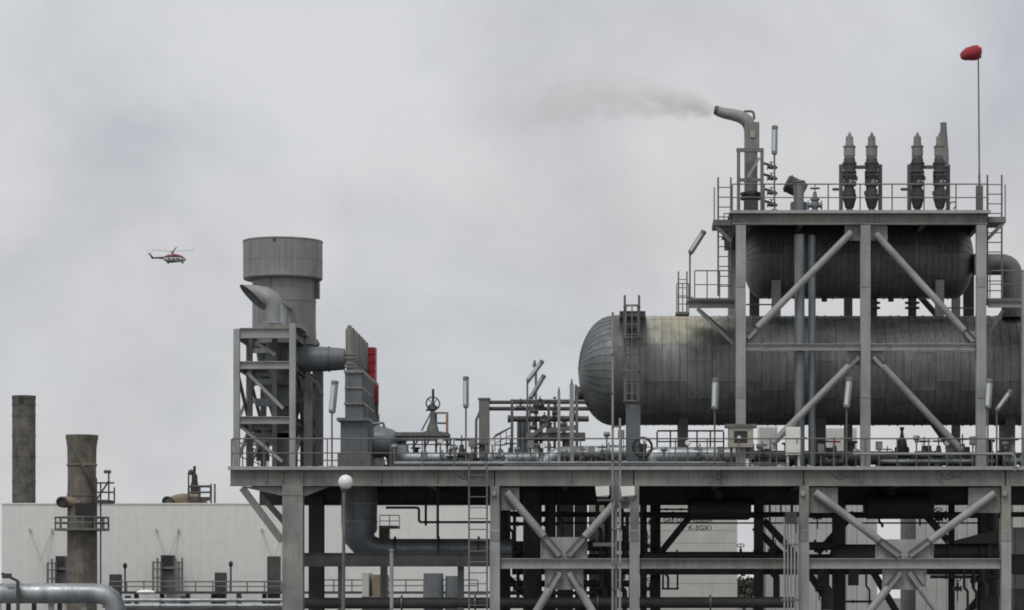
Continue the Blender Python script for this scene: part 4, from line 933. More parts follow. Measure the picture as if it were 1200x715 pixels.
pipe('jacketed_pipe', 'dark pipe lying on the deck behind the white cabinet and the middle column', [W(880, 536, 2.4), W(1050, 537, 2.4)], U(8, 2.4), 'dark', flanges=((0, .25), (0, .5), (0, .8)))
pipe('handrail_pipe', 'thin white pipe running along the deck rail at the right, hooked down at its end', [W(1000, 532, -.35), W(1186, 532, -.35), W(1190, 536, -.35), W(1190, 552, -.35)], .05, 'brace', bend=.12, n=10)
pipe('long_pipe', 'long low dark pipe lying behind the front rail across the middle of the deck', [W(462, 543.5, .5), W(850, 543.5, .5)], .1, 'pipeg', flanges=((0, .2), (0, .4), (0, .7)))
# pipe rack behind
t = thing('pipe_bridge', 'goalpost pipe bridge with two parallel pipes left of the big vessel', 'pipe rack', W(567, 548, 4))
P(t, 'post', 'rack', MB().bar(W(567.5, 547.8, 4), W(567.5, 468, 4), .42, .42)); P(t, 'side_strut', 'rack', MB().bar(W(560, 488, 4.1), W(565.5, 476, 4.1), .08, .1))
P(t, 'post_arm', 'rail', MB().tube([W(558, 547, 4.1), W(558, 491, 4.1), W(562, 486, 4.1)], .05, 8, .1))
for y, rr in ((471.5, 2.2), (479, 2.4)): P(t, 'pipe_run', 'dark', MB().cyl(W(570.6, y, 4), W(700, y, 4), U(rr, 4), n=12))
P(t, 'cap', 'rack', MB().box(W(567.5, 467.5, 4), (.5, .5, .06)))
t = thing('manifold', 'tangled pipe manifold with uprights and cross pipes left of the big vessel', 'pipe rack', W(640, 548, 4))
for px, y0, d in ((600, 468, 3.2), (618, 476, 3.6), (643, 468, 3.4), (650, 465, 5), (628, 484, 4.6)): P(t, 'upright', 'rack', MB().bar(W(px, 547.8, d), W(px, y0, d), .11, .11))
P(t, 'header', 'valve', MB().cyl(W(597, 491, 3.3), W(690, 491, 3.3), U(3.4, 3.3), n=12)); P(t, 'end_cap', 'valve', MB().cyl(W(595, 491, 3.3), W(598, 491, 3.3), U(4.5, 3.3), n=12))
P(t, 'cross_pipe', 'pipeg', MB().cyl(W(600, 468.8, 3.3), W(668, 468.8, 3.3), .035, n=8))
for px in (608, 613, 634, 661):
    P(t, 'branch', 'pipeg', MB().cyl(W(px, 547.8, 3.8), W(px, 488, 3.8), U(2.2 if px != 613 else 3.4, 3.8), n=10))
for px, py, d in ((610, 478, 3.1), (626, 482, 3.0), (638, 494, 3.0), (652, 484, 3.1), (660, 498, 3.0), (645, 503, 2.9), (625, 501, 3.0), (672, 487, 3.1), (633, 475, 3.0)):
    P(t, 'valve_body', 'valve', MB().lathe(W(px-5, py, d), (1, 0, 0), SPOOL, 12).lathe(W(px, py, d), (0, 0, 1), [(.08, .06), (.2, .05), (.21, .09), (.25, .09), (.26, .03), (.38, .02)], 10))
P(t, 'platform', 'rack', MB().box2(W(616, 515, 2.9), W(686, 509, 4.2))); P(t, 'platform_post', 'dark', MB().bar(W(628, 547.8, 3.2), W(628, 515.2, 3.2), .2, .2)); P(t, 'platform_post', 'rack', MB().bar(W(665, 547.8, 3.2), W(665, 515.2, 3.2), .22, .22))
P(t, 'stair_rail', 'rack', MB().bar(W(578, 513, 2.8), W(602, 499, 2.8), .05, .06)); P(t, 'diagonal', 'rack', MB().bar(W(622, 512, 2.8), W(642, 496, 2.8), .12, .14)); P(t, 'diagonal', 'rack', MB().bar(W(641, 505, 2.8), W(676, 501, 2.8), .1, .2))
guard_rail('short stair guard rail left of the pipe manifold', [W(580, 529, 2.7), W(600, 519, 2.7)], h=.65, step=.25, r=.022)
for px, y0, l in ((655, 456, 'slim tall post left of the manifold end'), (670, 446, 'thick tall post with spike just left of the vessel nozzle'), (676, 458, 'tall grey post nearest the vessel nozzle')):
    t = thing('steel_post', l, 'post', W(px, 547.8, 1.2)); P(t, 'shaft', 'brace' if px != 676 else 'rack', MB().bar(W(px, 547.8, 1.2 if px < 676 else 2), W(px, y0+4, 1.2 if px < 676 else 2), U(3.4 if px != 670 else 5), .14)); P(t, 'tip', 'rack', MB().cyl(W(px, y0+4, 1.3), W(px, y0-2, 1.3), .05, .02, 8))
# twin tilted lamps over the manifold
t = tube_lamp('upper tilted tube lamp on the pole over the pipe manifold', 618, 547.8, 447, 424, 3, 17, 2.8)
t = tube_lamp('lower tilted tube lamp on the pole over the pipe manifold', 621, 547.8, 468, 441, 3.5, 16, 2.8)
t = thing('steel_post', 'slim post with pointed cap behind the tilted lamps', 'post', W(628, 548, 5)); P(t, 'shaft', 'rack', MB().bar(W(628, 547.8, 5), W(628, 430, 5), .1, .1)); P(t, 'tip', 'rack', MB().cyl(W(626.5, 430, 5), W(626.5, 422, 5), .1, .03, 8))
# scattered valves and pumps (each on the deck)
vl = [(528, 1.3, 1.0, 'dark valve on the end of the light jacketed pipe', 'valve', False), (541, 2.0, 1.25, 'bulky dark valve at the foot of the lone dark lamp', 'valve', False), (556, 1.7, .9, 'small dark valve in front of the goalpost', 'valve', False),
      (586, 1.2, 1.0, 'large flanged grey valve right of the goalpost', 'pipeg', False), (598, 2.0, 1.1, 'grey valve hidden behind the large flanged valve', 'valve', False), (645, 3.0, 1.0, 'dark valve behind the pale bend', 'valve', False), (683, 1.0, .8, 'little valve under the vessel dome', 'valve', False),
      (893, 1.4, 1.0, 'dark valve between control box and white cabinet', 'valve', False), (978, 1.5, 1.15, 'valve with red hand wheel left of the middle column', 'valve', True), (966, 2.2, 1.2, 'dark valve just left of the red hand wheel', 'valve', False),
      (1040, 2.8, .9, 'dark valve right of the middle column', 'valve', False), (1100, 2.0, 1.2, 'dark valve near the foot of the right lower brace', 'valve', False), (1128, 2.2, 1.3, 'dark valve left of the right column', 'valve', False), (1186, 1.0, 1.2, 'pale-wheeled valve at the right edge of the deck', 'pipeg', False), (818, 1.0, .8, 'small valve in front of the fat light pipe', 'valve', False), (706, 1.3, .9, 'small valve left of the mast', 'valve', False), (1083, 3.0, 1.25, 'slim dark valve right of the black dome valve', 'valve', False)]
for px, d, s, l, mt, rd in vl: gate_valve(l, W(px, 547.8, d) if False else V((W(px, 0, d).x, d, ZD+.002)), s, mt, 'Z', rd)
def pump(label, px, d, s=1.0, mat='valve'):
    q = V((W(px, 0, d).x, d, ZD+.002)); t = thing('pump', label, 'pump', q, 'pumps on the deck')
    P(t, 'base_frame', 'dark', MB().box(q + V((.1*s, 0, .05*s)), (1.5*s, .5*s, .1*s)))
    P(t, 'motor', mat, MB().lathe(q + V((-.55*s, 0, .38*s)), (1, 0, 0), [(0, .16*s), (.04*s, .22*s), (.1*s, .22*s)] + [(.12*s + .04*s*i, (.25 if i % 2 else .21)*s) for i in range(14)] + [(.72*s, .2*s), (.74*s, .08*s), (.95*s, .08*s)], 14))
    P(t, 'volute', mat, MB().lathe(q + V((.4*s, 0, .4*s)), (1, 0, 0), [(0, .14*s), (.03*s, .3*s), (.2*s, .33*s), (.3*s, .2*s), (.36*s, .2*s), (.38*s, .26*s), (.42*s, .26*s)], 18))
    P(t, 'outlet', mat, MB().lathe(q + V((.52*s, 0, .65*s)), (0, 0, 1), [(0, .12*s), (.25*s, .12*s), (.26*s, .2*s), (.32*s, .2*s)], 14))
    P(t, 'terminal_box', mat, MB().box(q + V((-.15*s, -.05*s, .68*s)), (.24*s, .24*s, .16*s)))
    for x in (-.4, .1): P(t, 'foot', 'dark', MB().box(q + V((x*s, 0, .14*s)), (.1*s, .36*s, .1*s)))
    return t
for px, d, sc_, mt, l in ((472, 3.4, 1.0, 'valve', 'dark motor pump under the low walkway'), (548, 3.0, 1.15, 'valve', 'dark motor pump behind the lone dark lamp'), (612, 2.6, 1.1, 'pipeg', 'grey motor pump below the pipe manifold'), (700, 5.5, 1.2, 'valve', 'dark motor pump under the vessel dome'), (905, 3.6, 1.2, 'valve', 'dark motor pump behind the narrow white cabinet'), (978, 4.2, 1.3, 'valve', 'dark motor pump behind the red hand wheel'), (1092, 3.4, 1.35, 'valve', 'dark motor pump right of the bell-shaped valve'), (1137, 5.0, 1.4, 'valve', 'dark motor pump close to the right frame column'), (828, 6.6, 1.1, 'valve', 'dark motor pump behind the inner guard rail')): pump(l, px, d, sc_, mt)
pipe('long_pipe', 'long dark pipe lying behind the bell-shaped valve at the right', [W(1022, 538, 6.4), W(1260, 538, 6.4)], U(7, 6), 'dark', flanges=((0, .1), (0, .4), (0, .7)))
pipe('long_pipe', 'thin grey pipe raised on the deck in front of the bell-shaped valve', [W(1030, 541, 1.2), W(1165, 541, 1.2)], .09, 'pipeg', flanges=((0, .25), (0, .8)))
def instrument(label, px, d, h, kind):
    q = V((W(px, 0, d).x, d, ZD+.002)); t = thing('instrument_post', label, 'instrument', q, 'instrument posts on the deck')
    P(t, 'post', 'rack', MB().cyl(q, q + V((0, 0, h)), .03, n=8)); P(t, 'base_plate', 'dark', MB().box(q + V((0, 0, .012)), (.2, .2, .024)))
    if kind == 0: P(t, 'gauge', 'bonnet', MB().cyl(q + V((0, .05, h+.1)), q + V((0, -.06, h+.1)), .12, n=16)); P(t, 'dial', 'white', MB().cyl(q + V((0, -.061, h+.1)), q + V((0, -.068, h+.1)), .10, n=16))
    elif kind == 1: P(t, 'transmitter', 'pipeg', MB().lathe(q + V((-.12, 0, h+.05)), (1, 0, 0), [(0, .08), (.03, .10), (.21, .10), (.24, .08)], 12).cyl(q + V((0, 0, h-.14)), q + V((0, 0, h)), .07, n=10)); P(t, 'cable', 'black', MB().tube([q + V((.12, 0, h+.05)), q + V((.22, 0, h-.05)), q + V((.2, 0, .3)), q + V((.35, .1, .01))], .012, 6, .08))
    else: P(t, 'box', 'rack', MB().box(q + V((0, -.03, h-.12)), (.26, .16, .34))); P(t, 'cover', 'bonnet', MB().box(q + V((0, -.118, h-.12)), (.2, .012, .26))); P(t, 'cable', 'black', MB().tube([q + V((.06, 0, h-.28)), q + V((.1, 0, h-.5)), q + V((.04, .05, .02))], .014, 6, .06))
    return t
for px, d, h_, k, l in ((462, .7, .8, 1, 'instrument post with cabled transmitter below the fat duct elbow'), (497, .6, .6, 2, 'low instrument post with small box under the hand wheel walkway'), (516, .9, 1.0, 0, 'gauge post in front of the low walkway end'), (533, .5, .75, 1, 'transmitter post left of the lone dark tube lamp'), (553, .8, 1.15, 2, 'boxed post between the lone dark lamp and the goalpost'), (577, .6, .9, 0, 'gauge post just right of the goalpost'), (606, .7, .7, 1, 'transmitter post under the stair rail of the manifold'), (622, .5, 1.05, 2, 'boxed post in front of the manifold platform'), (636, .9, .8, 0, 'gauge post left of the pale pipe bend'), (662, .5, .6, 1, 'short transmitter post before the pale segmented pipe'), (693, .6, .8, 2, 'boxed post in front of the pipe below the vessel dome'), (711, .9, 1.3, 1, 'tall transmitter post left of the floodlight mast'), (728, .7, 1.45, 2, 'tall boxed post left of the ladder support box'), (778, .6, .7, 1, 'transmitter post in front of the fat light pipe near the black wheel'), (806, .6, .9, 0, 'gauge post in front of the fat light pipe middle'), (845, .7, .8, 2, 'boxed post just left of the cream control box'), (890, .5, .8, 1, 'transmitter post just right of the cream control box'), (910, .6, 1.0, 0, 'gauge post left of the narrow white cabinet'), (962, .6, .9, 2, 'boxed post left of the red hand wheel valve'), (1003, .4, .6, 1, 'transmitter post at the foot of the middle column'), (1030, .6, 1.0, 2, 'boxed post right of the middle column foot'), (1074, .8, 1.15, 1, 'transmitter post right of the bell-shaped valve'), (1110, .6, .9, 0, 'gauge post near the right lower brace foot'), (1140, .7, 1.2, 2, 'boxed post just left of the right column'), (1178, .5, .9, 1, 'transmitter post beside the tilted lamp at the right')): instrument(l, px, d, h_, k)
bv = thing('dome_valve', 'black bell-shaped valve silhouetted under the big vessel', 'valve', V((W(1057, 0, 3.4).x, 3.4, ZD)))
q = V((W(1057, 0, 3.4).x, 3.4, ZD+.002))
P(bv, 'body', 'black', MB().lathe(q, (0, 0, 1), [(0, .4), (.3, .4), (.32, .26), (.6, .24), (.62, .3), (.95, .3), (1.0, .22), (1.25, .18), (1.35, .1), (1.6, .05), (1.75, .1), (1.78, .1)], 18)); P(bv, 'end_flange', 'black', MB().cyl(q + V((-.75, 0, .3)), q + V((.75, 0, .3)), .12).cyl(q + V((-.8, 0, .3)), q + V((-.7, 0, .3)), .26).cyl(q + V((.7, 0, .3)), q + V((.8, 0, .3)), .26))
# hand wheel under the ladder box
hw = thing('hand_wheel', 'black ring hand wheel facing the viewer right of the ladder support box', 'valve', V((W(752, 0, 1).x, 1.0, ZD)))
cw = W(753, 524, .9); P(hw, 'rim', 'black', MB().torus(cw, (0, 1, 0), U(11), .05, 28, 8)); m = MB()
for k in range(3):
    a = k*math.pi/3; m.cyl(cw - V((math.cos(a), 0, math.sin(a)))*U(11), cw + V((math.cos(a), 0, math.sin(a)))*U(11), .02, n=6)
P(hw, 'spokes', 'black', m); P(hw, 'shaft', 'black', MB().cyl(cw, cw + V((0, .7, 0)), .06, n=8)); P(hw, 'pedestal', 'valve', MB().lathe(V((cw.x, 1.5, ZD+.002)), (0, 0, 1), [(0, .3), (.1, .3), (.12, .18), (.75, .16), (1.0, .2)], 12))
# control box, white cabinet and pale panels
t = thing('control_box', 'cream framed control box with a dark square window on the deck rail', 'cabinet', V((W(868, 0, .1).x, .1, ZD)))
P(t, 'case', 'cream', MB().box2(W(854, 524, .12), W(882, 501, .6)))
for a in ((854, 882, 501, 505), (854, 882, 519.6, 524), (854, 860, 505.2, 519.4), (876, 882, 505.2, 519.4)): P(t, 'frame', 'cream', MB().box2(W(a[0], a[3], .02), W(a[1], a[2], .116)))
P(t, 'window', 'glass', MB().box2(W(860.2, 519.4, .09), W(875.8, 505.2, .112))); P(t, 'dial', 'white', MB().cyl(W(866, 513, .06), W(866, 513, .085), .08)); P(t, 'roof', 'rack', MB().box2(W(850, 500.6, -.05), W(886, 498.5, .8)))
for px in (857, 879): P(t, 'leg', 'rack', MB().bar(W(px, 547.8, .4), W(px, 524.2, .4), .1, .1))
t = cabinet('narrow white cabinet on legs right of the cream control box', 921, 938, 500.5, 533, .2, 'white', .5, True, 'cabinet', 'electrical_cabinet', False)
for px in (923, 936): P(t, 'leg', 'white', MB().bar(W(px, 547.8, .4), W(px, 533.2, .4), .09, .09))
cabinet('white panelled enclosure behind the foot of the left frame column', 889, 911, 500, 546, 15.3, 'white', 1, True, 'cabinet', 'equipment_cabinet', False)
cabinet('wide white enclosure under the big vessel left of the middle column', 964, 1004, 502, 546, 15.4, 'white', 1, True, 'cabinet', 'equipment_cabinet', False)
# rear framework glimpsed below the vessel
guard_rail('dark inner guard rail under the big vessel right of the ladder box', [W(770, 530, 5.6), W(848, 530, 5.6)], h=U(25, 5.6), step=.5, r=.035, mat='dark')
for px in (770, 809, 848): pass

# ------------------------------------------------------------------ background: white building, chimneys, tank, pipes, trees
WD = 170.0
def SX(px, d): return W(px, 0, d).x
bw = thing('white_building', 'long white clad industrial building behind the chimneys', 'building', (SX(300, WD), WD, 0))
zt = W(0, 591, WD).z
P(bw, 'core', 'wall', MB().box2((SX(3, WD), WD+.12, 0), (SX(640, WD), WD+40, zt-.05)))
pw = U(10.6, WD); x = SX(2, WD); panel = None; k = 0
while x < SX(640, WD) - pw:
    m = MB(); 
    if panel is None:
        m.box((pw/2, .05, zt/2), (pw-.006, .1, zt)); 
        for j in range(4): m.box((pw*(j+.5)/4, -.006, zt/2), (.10, .012, zt-.1))
        panel = m.mesh('wall_panel', K['wall'])
    o = bpy.data.objects.new('wall_panel', panel); C.objects.link(o); o.parent = bw; o.location = (x - bw.location.x, random.uniform(-.008, .008), 0); x += pw; k += 1
P(bw, 'roof_edge', 'wall', MB().box2((SX(2, WD), WD-.08, zt-.02), (SX(640, WD), WD+40, zt+.12)))
for cx in (48, 196, 320):
    for s in (-1, 1): P(bw, 'guy_stay', 'tank', MB().cyl(W(cx, 656, WD-1), W(cx+s*13, 622, WD-.1), .06, n=6)); P(bw, 'anchor', 'tank', MB().box(W(cx+s*13, 621, WD-.2), (.2, .15, .3)))
for px, y0, w in ((134, 673, 12), (257.5, 671, 12), (320, 652, 14)):
    cabinet({134: 'dark grey box on the walkway right of the brown chimney', 257.5: 'dark grey box on the walkway in front of the white wall middle', 320: 'tall dark grey box on the walkway beside the deck column'}[px], px-w/2, px+w/2, y0, 693, WD-6, 'dark', 1.5, True, 'cabinet')
wk = thing('walkway', 'long raised walkway along the foot of the white building', 'platform', (SX(160, WD-8), WD-8, 0))
P(wk, 'floor', 'dark', MB().box2((SX(-20, WD-8), WD-8, W(0, 696, WD-8).z), (SX(640, WD-8), WD-4, W(0, 693, WD-8).z)))
for k in range(12): P(wk, 'leg', 'dark', MB().box((SX(10 + 30*k, WD-6), WD-6, W(0, 696.1, WD-8).z/2), (.4, .4, W(0, 696.1, WD-8).z)))
zw = W(0, 693, WD-8).z
guard_rail('grey guard rail of the raised walkway in front of the white building', [(SX(128, WD-8), WD-7.9, zw), (SX(330, WD-8), WD-7.9, zw)], h=U(11, WD), step=1.7, r=.07)
guard_rail('pale guard rail glimpsed beneath the left deck', [(SX(370, WD-8), WD-7.9, zw), (SX(560, WD-8), WD-7.9, zw)], h=U(13, WD), step=1.7, r=.07)
def door_bay(label, cx, w, y0):
    t = thing('door_bay', label, 'doorway', W(cx, 693, WD-3)); x0, x1 = cx-w/2, cx+w/2
    P(t, 'recess', 'black', MB().box2(W(x0, 693, WD-2), W(x1, y0, WD-.3)))
    P(t, 'panel', 'duct', MB().box2(W(x0+2, 693, WD-2.4), W(x1-2, y0+18, WD-2.05))); P(t, 'lintel', 'rack', MB().box2(W(x0-1, y0+16, WD-2.8), W(x1+1, y0+13, WD-2.1)))
    for px in (x0-9, x0-4, x0, x1, x1+4, x1+8): P(t, 'post', 'rail', MB().bar(W(px, 693, WD-3.2), W(px, y0+3 + 4*(px % 3 > 1.5), WD-3.2), .18, .18))
    for y in (y0+8, y0+16, y0+26): P(t, 'rung', 'rail', MB().bar(W(x0-9, y, WD-3.3), W(x0, y, WD-3.3), .12, .12)); P(t, 'rung', 'rail', MB().bar(W(x1, y, WD-3.3), W(x1+8, y, WD-3.3), .12, .12))
door_bay('dark doorway with scaffold posts half hidden by the brown chimney', 72, 14, 652); door_bay('dark doorway with scaffold posts in the middle of the white wall', 197, 17, 651)
for px, y0, l in ((146.5, 663, 'thin yard lamp left of the doorway in the white wall'), (270.5, 661, 'thin yard lamp near the tall dark box')):
    t = thing('yard_lamp', l, 'lamp', W(px, 693, WD-7)); rod(t, 'pole', 'dark', W(px, 693, WD-7), W(px, y0, WD-7), .1, 6); P(t, 'head', 'black', MB().ell(W(px, y0, WD-7), (.22, .22, .3), 10, 6))
# roof plant
t = thing('roof_fan', 'rusty roof fan with round intake on the white building', 'machinery', W(220, 590, WD+3))
P(t, 'intake', 'dark', MB().lathe(W(198, 588, WD+2), (0, -1, 0), [(0, U(6.2, WD)), (1.2, U(6.2, WD)), (1.25, U(5, WD)), (1.0, U(4.5, WD))], 20)); P(t, 'intake_face', 'valve', MB().cyl(W(198, 588, WD+.95), W(198, 588, WD+.85), U(3.6, WD), n=16))
P(t, 'duct_run', 'ochre', MB().tube([W(203, 588, WD+2.5), W(213, 585, WD+2.5), W(232, 586, WD+2.5)], .6, 12, .8, radii=None)); P(t, 'base', 'ochre', MB().box2(W(205, 591, WD+1.5), W(243, 586, WD+4)))
P(t, 'tank', 'black', MB().lathe(W(228, 586, WD+3), (0, 0, 1), [(0, U(5, WD)), (1.4, U(5, WD)), (1.9, U(3.6, WD)), (2.4, U(3.6, WD)), (2.7, U(1.5, WD)), (3.4, .15)], 14))
P(t, 'platform', 'dark', MB().box2(W(220, 587, WD+1.2), W(246, 582.5, WD+1.45)))
guard_rail('dark guard rail of the roof fan platform', [W(221, 584, WD+1.1), W(247, 584, WD+1.1)], h=U(14, WD), step=1.4, r=.12, mat='dark')
t = thing('roof_lamp', 'tall hooked roof lamp beside the roof fan', 'lamp', W(221, 590, WD+3)); rod(t, 'pole', 'dark', W(221, 590, WD+3), W(221, 553, WD+3), .09, 6); rod(t, 'arm', 'dark', W(221, 553, WD+3), W(224, 552, WD+3), .12, 6); P(t, 'head', 'dark', MB().ell(W(224, 553.5, WD+3), (.32, .3, .3), 8, 6))
ladder('short roof ladder at the right end of the roof fan', W(249.5, 592, WD+2), W(249.5, 567, WD+2), U(4.5, WD), r=.1, step=1.2)
# chimneys
def chimney(label, cx, w, y0, y1, d, mat, flare=0, bands=()):
    b = V((SX(cx, d), d, 0)); t = thing('chimney', label, 'chimney', b); r = U(w/2, d); h = W(0, y0, d).z
    prof = [(0, r*1.03), (h*.5, r)] + ([(h-3.2, r*.97), (h-1.2, r*1.0), (h-.5, r*1.07), (h-.3, r*1.11), (h, r*1.11), (h, r*.85), (h-2, r*.8)] if flare else [(h-.4, r), (h-.35, r*1.03), (h, r*1.03), (h, r*.82), (h-2, r*.8)])
    P(t, 'shaft', mat, MB().lathe(b, (0, 0, 1), prof, 36, cap=False))
    for y in bands: z = W(0, y, d).z; P(t, 'band', mat, MB().cyl((b.x, d, z-.12), (b.x, d, z+.12), r*1.025, n=36))
    return t, b, r
t, b, r = chimney('dark plain concrete chimney at the far left behind the white building', 28, 27, 464, 592, 215, 'conc2', 0, (474, 487, 511, 535, 565))
P(t, 'hatch', 'black', MB().box(W(27.5, 470, 215) + V((0, -r+.02, 0)), (.5, .12, .9)))
CD = 150
t, b, r = chimney('brown stained concrete chimney with flared top and ring platform', 96, 34, 510, 690, CD, 'conc', 1, (545, 580, 672))
P(t, 'clamp_band', 'ochre', MB().torus((b.x, CD, W(0, 545, CD).z), (0, 0, 1), r*1.01, .07, 30, 6))
P(t, 'spiral_strake', 'conc2', MB().tube([V((b.x + math.cos(a)*r*1.03, CD + math.sin(a)*r*1.03, z)) for a, z in [(-math.pi*.75 + i*.13, W(0, 514 + i*4.2, CD).z) for i in range(16)]], .17, 6))
pf = thing('ring_platform', 'railed ring platform around the brown chimney', 'platform', (b.x, CD, W(0, 622, CD).z))
P(pf, 'floor', 'rack', MB().lathe((b.x, CD, W(0, 622, CD).z), (0, 0, 1), [(0, r*1.03), (0, U(32, CD)), (U(2.5, CD), U(32, CD)), (U(2.5, CD), r*1.03)], 28, cap=False))
zc = W(0, 619.5, CD).z; n = 14
for k in range(n):
    a = 2*math.pi*k/n; q = V((b.x + math.cos(a)*U(31.3, CD), CD + math.sin(a)*U(31.3, CD), zc)); rod(pf, 'post', 'rail', q, q + V((0, 0, U(13, CD))), .07, 6)
for f in (.5, 1): P(pf, 'hand_rail', 'rail', MB().torus((b.x, CD, zc + U(13, CD)*f), (0, 0, 1), U(31.3, CD), .07, 40, 6))
t = thing('chimney_gantry', 'dark scaffold gantry with lamp at the right of the brown chimney', 'platform', W(123, 590, CD))
for px, y0, y1 in ((113, 560, 690), (118, 566, 690), (127.5, 553, 590), (134, 571, 590)): bar(t, 'post', 'dark', W(px, y1, CD-1), W(px, y0, CD-1), .13, .13)
for y in (566, 577, 588): bar(t, 'cross_bar', 'dark', W(112, y, CD-1.2), W(134, y, CD-1.2), .12, .15)
P(t, 'floor', 'dark', MB().box2(W(111, 589.5, CD-2), W(134, 587, CD+1))); P(t, 'lamp_head', 'dark', MB().box(W(126, 553, CD-1), (.6, .4, .3))); bar(t, 'brace', 'dark', W(113, 586, CD-1.3), W(128, 563, CD-1.3), .15, .15)
t = thing('breeching_duct', 'round ended duct entering the brown chimney above the ring platform', 'duct', W(74, 589, CD))
P(t, 'drum', 'dark', MB().lathe(W(73.5, 588.5, CD-1), (0, -1, 0), [(-1, U(6.5, CD)), (.6, U(6.5, CD)), (.65, U(5, CD)), (.4, U(4.5, CD))], 18)); P(t, 'duct_run', 'ochre', MB().tube([W(75, 588, CD-.9), W(84, 588, CD-.9), W(95, 590, CD-.9)], .5, 12))
P(t, 'hatch', 'black', MB().box2(W(88, 604, CD-r-.25), W(110, 590, CD-r+.3)))
# foreground jacketed pipe
t = pipe('jacketed_pipe', 'fat blue-grey jacketed pipe bending down in the bottom left corner', [W(-30, 695.5, 2), W(147-11, 695.5, 2), W(136, 760, 2)], U(11.8, 2), 'pipe', bend=.85, n=28, bands=.82)
for px in (60, 99):
    q = thing('pipe_support', ('left' if px == 60 else 'right') + ' pale post carrying the fat pipe in the bottom left corner', 'post', (SX(px, 2), 2, 0)); P(q, 'shaft', 'brace', MB().bar((SX(px, 2), 2, 0), W(px, 707.6, 2), .2, .2)); P(q, 'saddle', 'brace', MB().box(W(px, 707, 2), (.25, .3, .05)))
t = thing('pipe_clamp', 'dark bracket lamp post leaning over the fat pipe at the far left', 'bracket', W(8, 684, 1.4)); bar(t, 'post', 'dark', (SX(21, 1.4), 1.4, 0), W(21, 681, 1.4), .12, .12); bar(t, 'arm', 'dark', W(2, 672, 1.4), W(21, 681, 1.4), .1, .1); P(t, 'head', 'dark', MB().box(W(8, 675, 1.4), (.35, .2, .2)))
for i, (y, rr, d) in enumerate(((703.5, 2.2, 20), (710, 2.4, 22))):
    pipe('low_pipe', ('upper' if i == 0 else 'lower') + ' pale pipe running low across the bottom left to the deck column', [W(120, y, d), W(345, y, d)], U(rr, d), 'pipe', flanges=((0, .3), (0, .7)))
t = thing('pipe_trestle', 'low dark trestle beneath the pale pipes at the bottom left', 'pipe rack', (SX(230, 24), 24, 0)); P(t, 'beam', 'dark', MB().box2(W(125, 715, 24), W(345, 697, 24.5)) if False else MB().bar(W(125, 715, 24), W(345, 715, 24), .3, .2))
for px in (150, 215, 280, 335): P(t, 'post', 'dark', MB().bar((SX(px, 24), 24, 0), W(px, 698, 24), .25, .25))
single('white_tarpaulin', MB().ell(W(171, 694, 100), (U(11, 100), 1.0, U(3, 100)), 14, 8), K['white'], 'small white humped cover lying on the dark low structure by the wall', 'cover', W(171, 694, 100))

# storage tank and rear buildings on the right
TD = 60.0
tk = thing('storage_building', 'pale grey flat-topped building with black code lettering under the deck', 'building', (SX(800, TD), TD, 0))
zt = W(0, 560, TD).z
P(tk, 'core', 'grey_wall', MB().box2((SX(690, TD)+.05, TD+.08, 0), (SX(864, TD)-.02, TD+12, zt)))
for k, (y0, y1) in enumerate(((560, 592), (592, 606), (606, 622), (622, 636.5), (636.5, 651), (651, 668), (668, 684), (684, 715))):
    a, b = W(690, y1, TD), W(864, y0, TD); P(tk, 'wall_panel', 'tank', MB().box2((a.x, TD, max(0, a.z)+.01), (b.x, TD+.075, b.z-.01)))
def text(par, s, px0, py0, hpx, d, mat, name='lettering'):
    cu = bpy.data.curves.new(name, 'FONT'); cu.body = s; cu.size = U(hpx, d)*1.38; cu.extrude = .01
    o = bpy.data.objects.new(name, cu); C.objects.link(o); bpy.context.view_layer.update()
    dg = bpy.context.evaluated_depsgraph_get(); me = bpy.data.meshes.new_from_object(o.evaluated_get(dg)); bpy.data.objects.remove(o)
    me.materials.clear(); me.materials.append(K[mat]); me.name = name
    q = bpy.data.objects.new(name, me); C.objects.link(q); q.parent = par; q.location = W(px0, py0, d) - par.location; q.rotation_euler = (R(90), 0, 0); return q
text(tk, 'K-3GX1', 806.5, 621.2, 6.0, TD-.015, 'ink')
text(tk, 'GAS COMPRESSOR', 777, 611.5, 5.0, TD-.015, 'ink')
for x0, x1, y0, d, mt, l in ((897, 1028, 575, 75, 'grey_wall', 'grey clad shed filling the gaps behind the third slim column'), (1073, 1182, 575, 78, 'grey_wall', 'grey clad shed behind the right X brace'), (1187, 1290, 575, 70, 'tank', 'pale clad shed at the far right under the deck')):
    t = thing('clad_shed', l, 'building', (SX((x0+x1)/2, d), d, 0)); zt = W(0, y0, d).z
    P(t, 'core', 'rack', MB().box2((SX(x0, d), d+.08, 0), (SX(x1, d), d+10, zt-.02)))
    n = max(1, round((x1-x0)/12)); w = (SX(x1, d)-SX(x0, d))/n; me = MB().box((w/2, .035, zt/2), (w-.03, .07, zt)).box((w*.5, -.015, zt/2), (.08, .03, zt-.05)).mesh('wall_panel', K[mt])
    for k in range(n): o = bpy.data.objects.new('wall_panel', me); C.objects.link(o); o.parent = t; o.location = (SX(x0, d) + w*k - t.location.x, random.uniform(-.006, .006), 0)
t = thing('loading_hoist', 'beige hoist housing glimpsed low between the first two columns', 'machinery', (SX(440, 60), 60, 0)); P(t, 'housing', 'tank', MB().box2(W(424, 699, 60), W(437, 672, 63))); P(t, 'cab', 'ochre', MB().box2(W(437.2, 699, 60.4), W(456, 674, 63))); P(t, 'base', 'dark', MB().box2((SX(424, 60), 60, 0), (SX(456, 60), 63, W(0, 699.2, 60).z)))
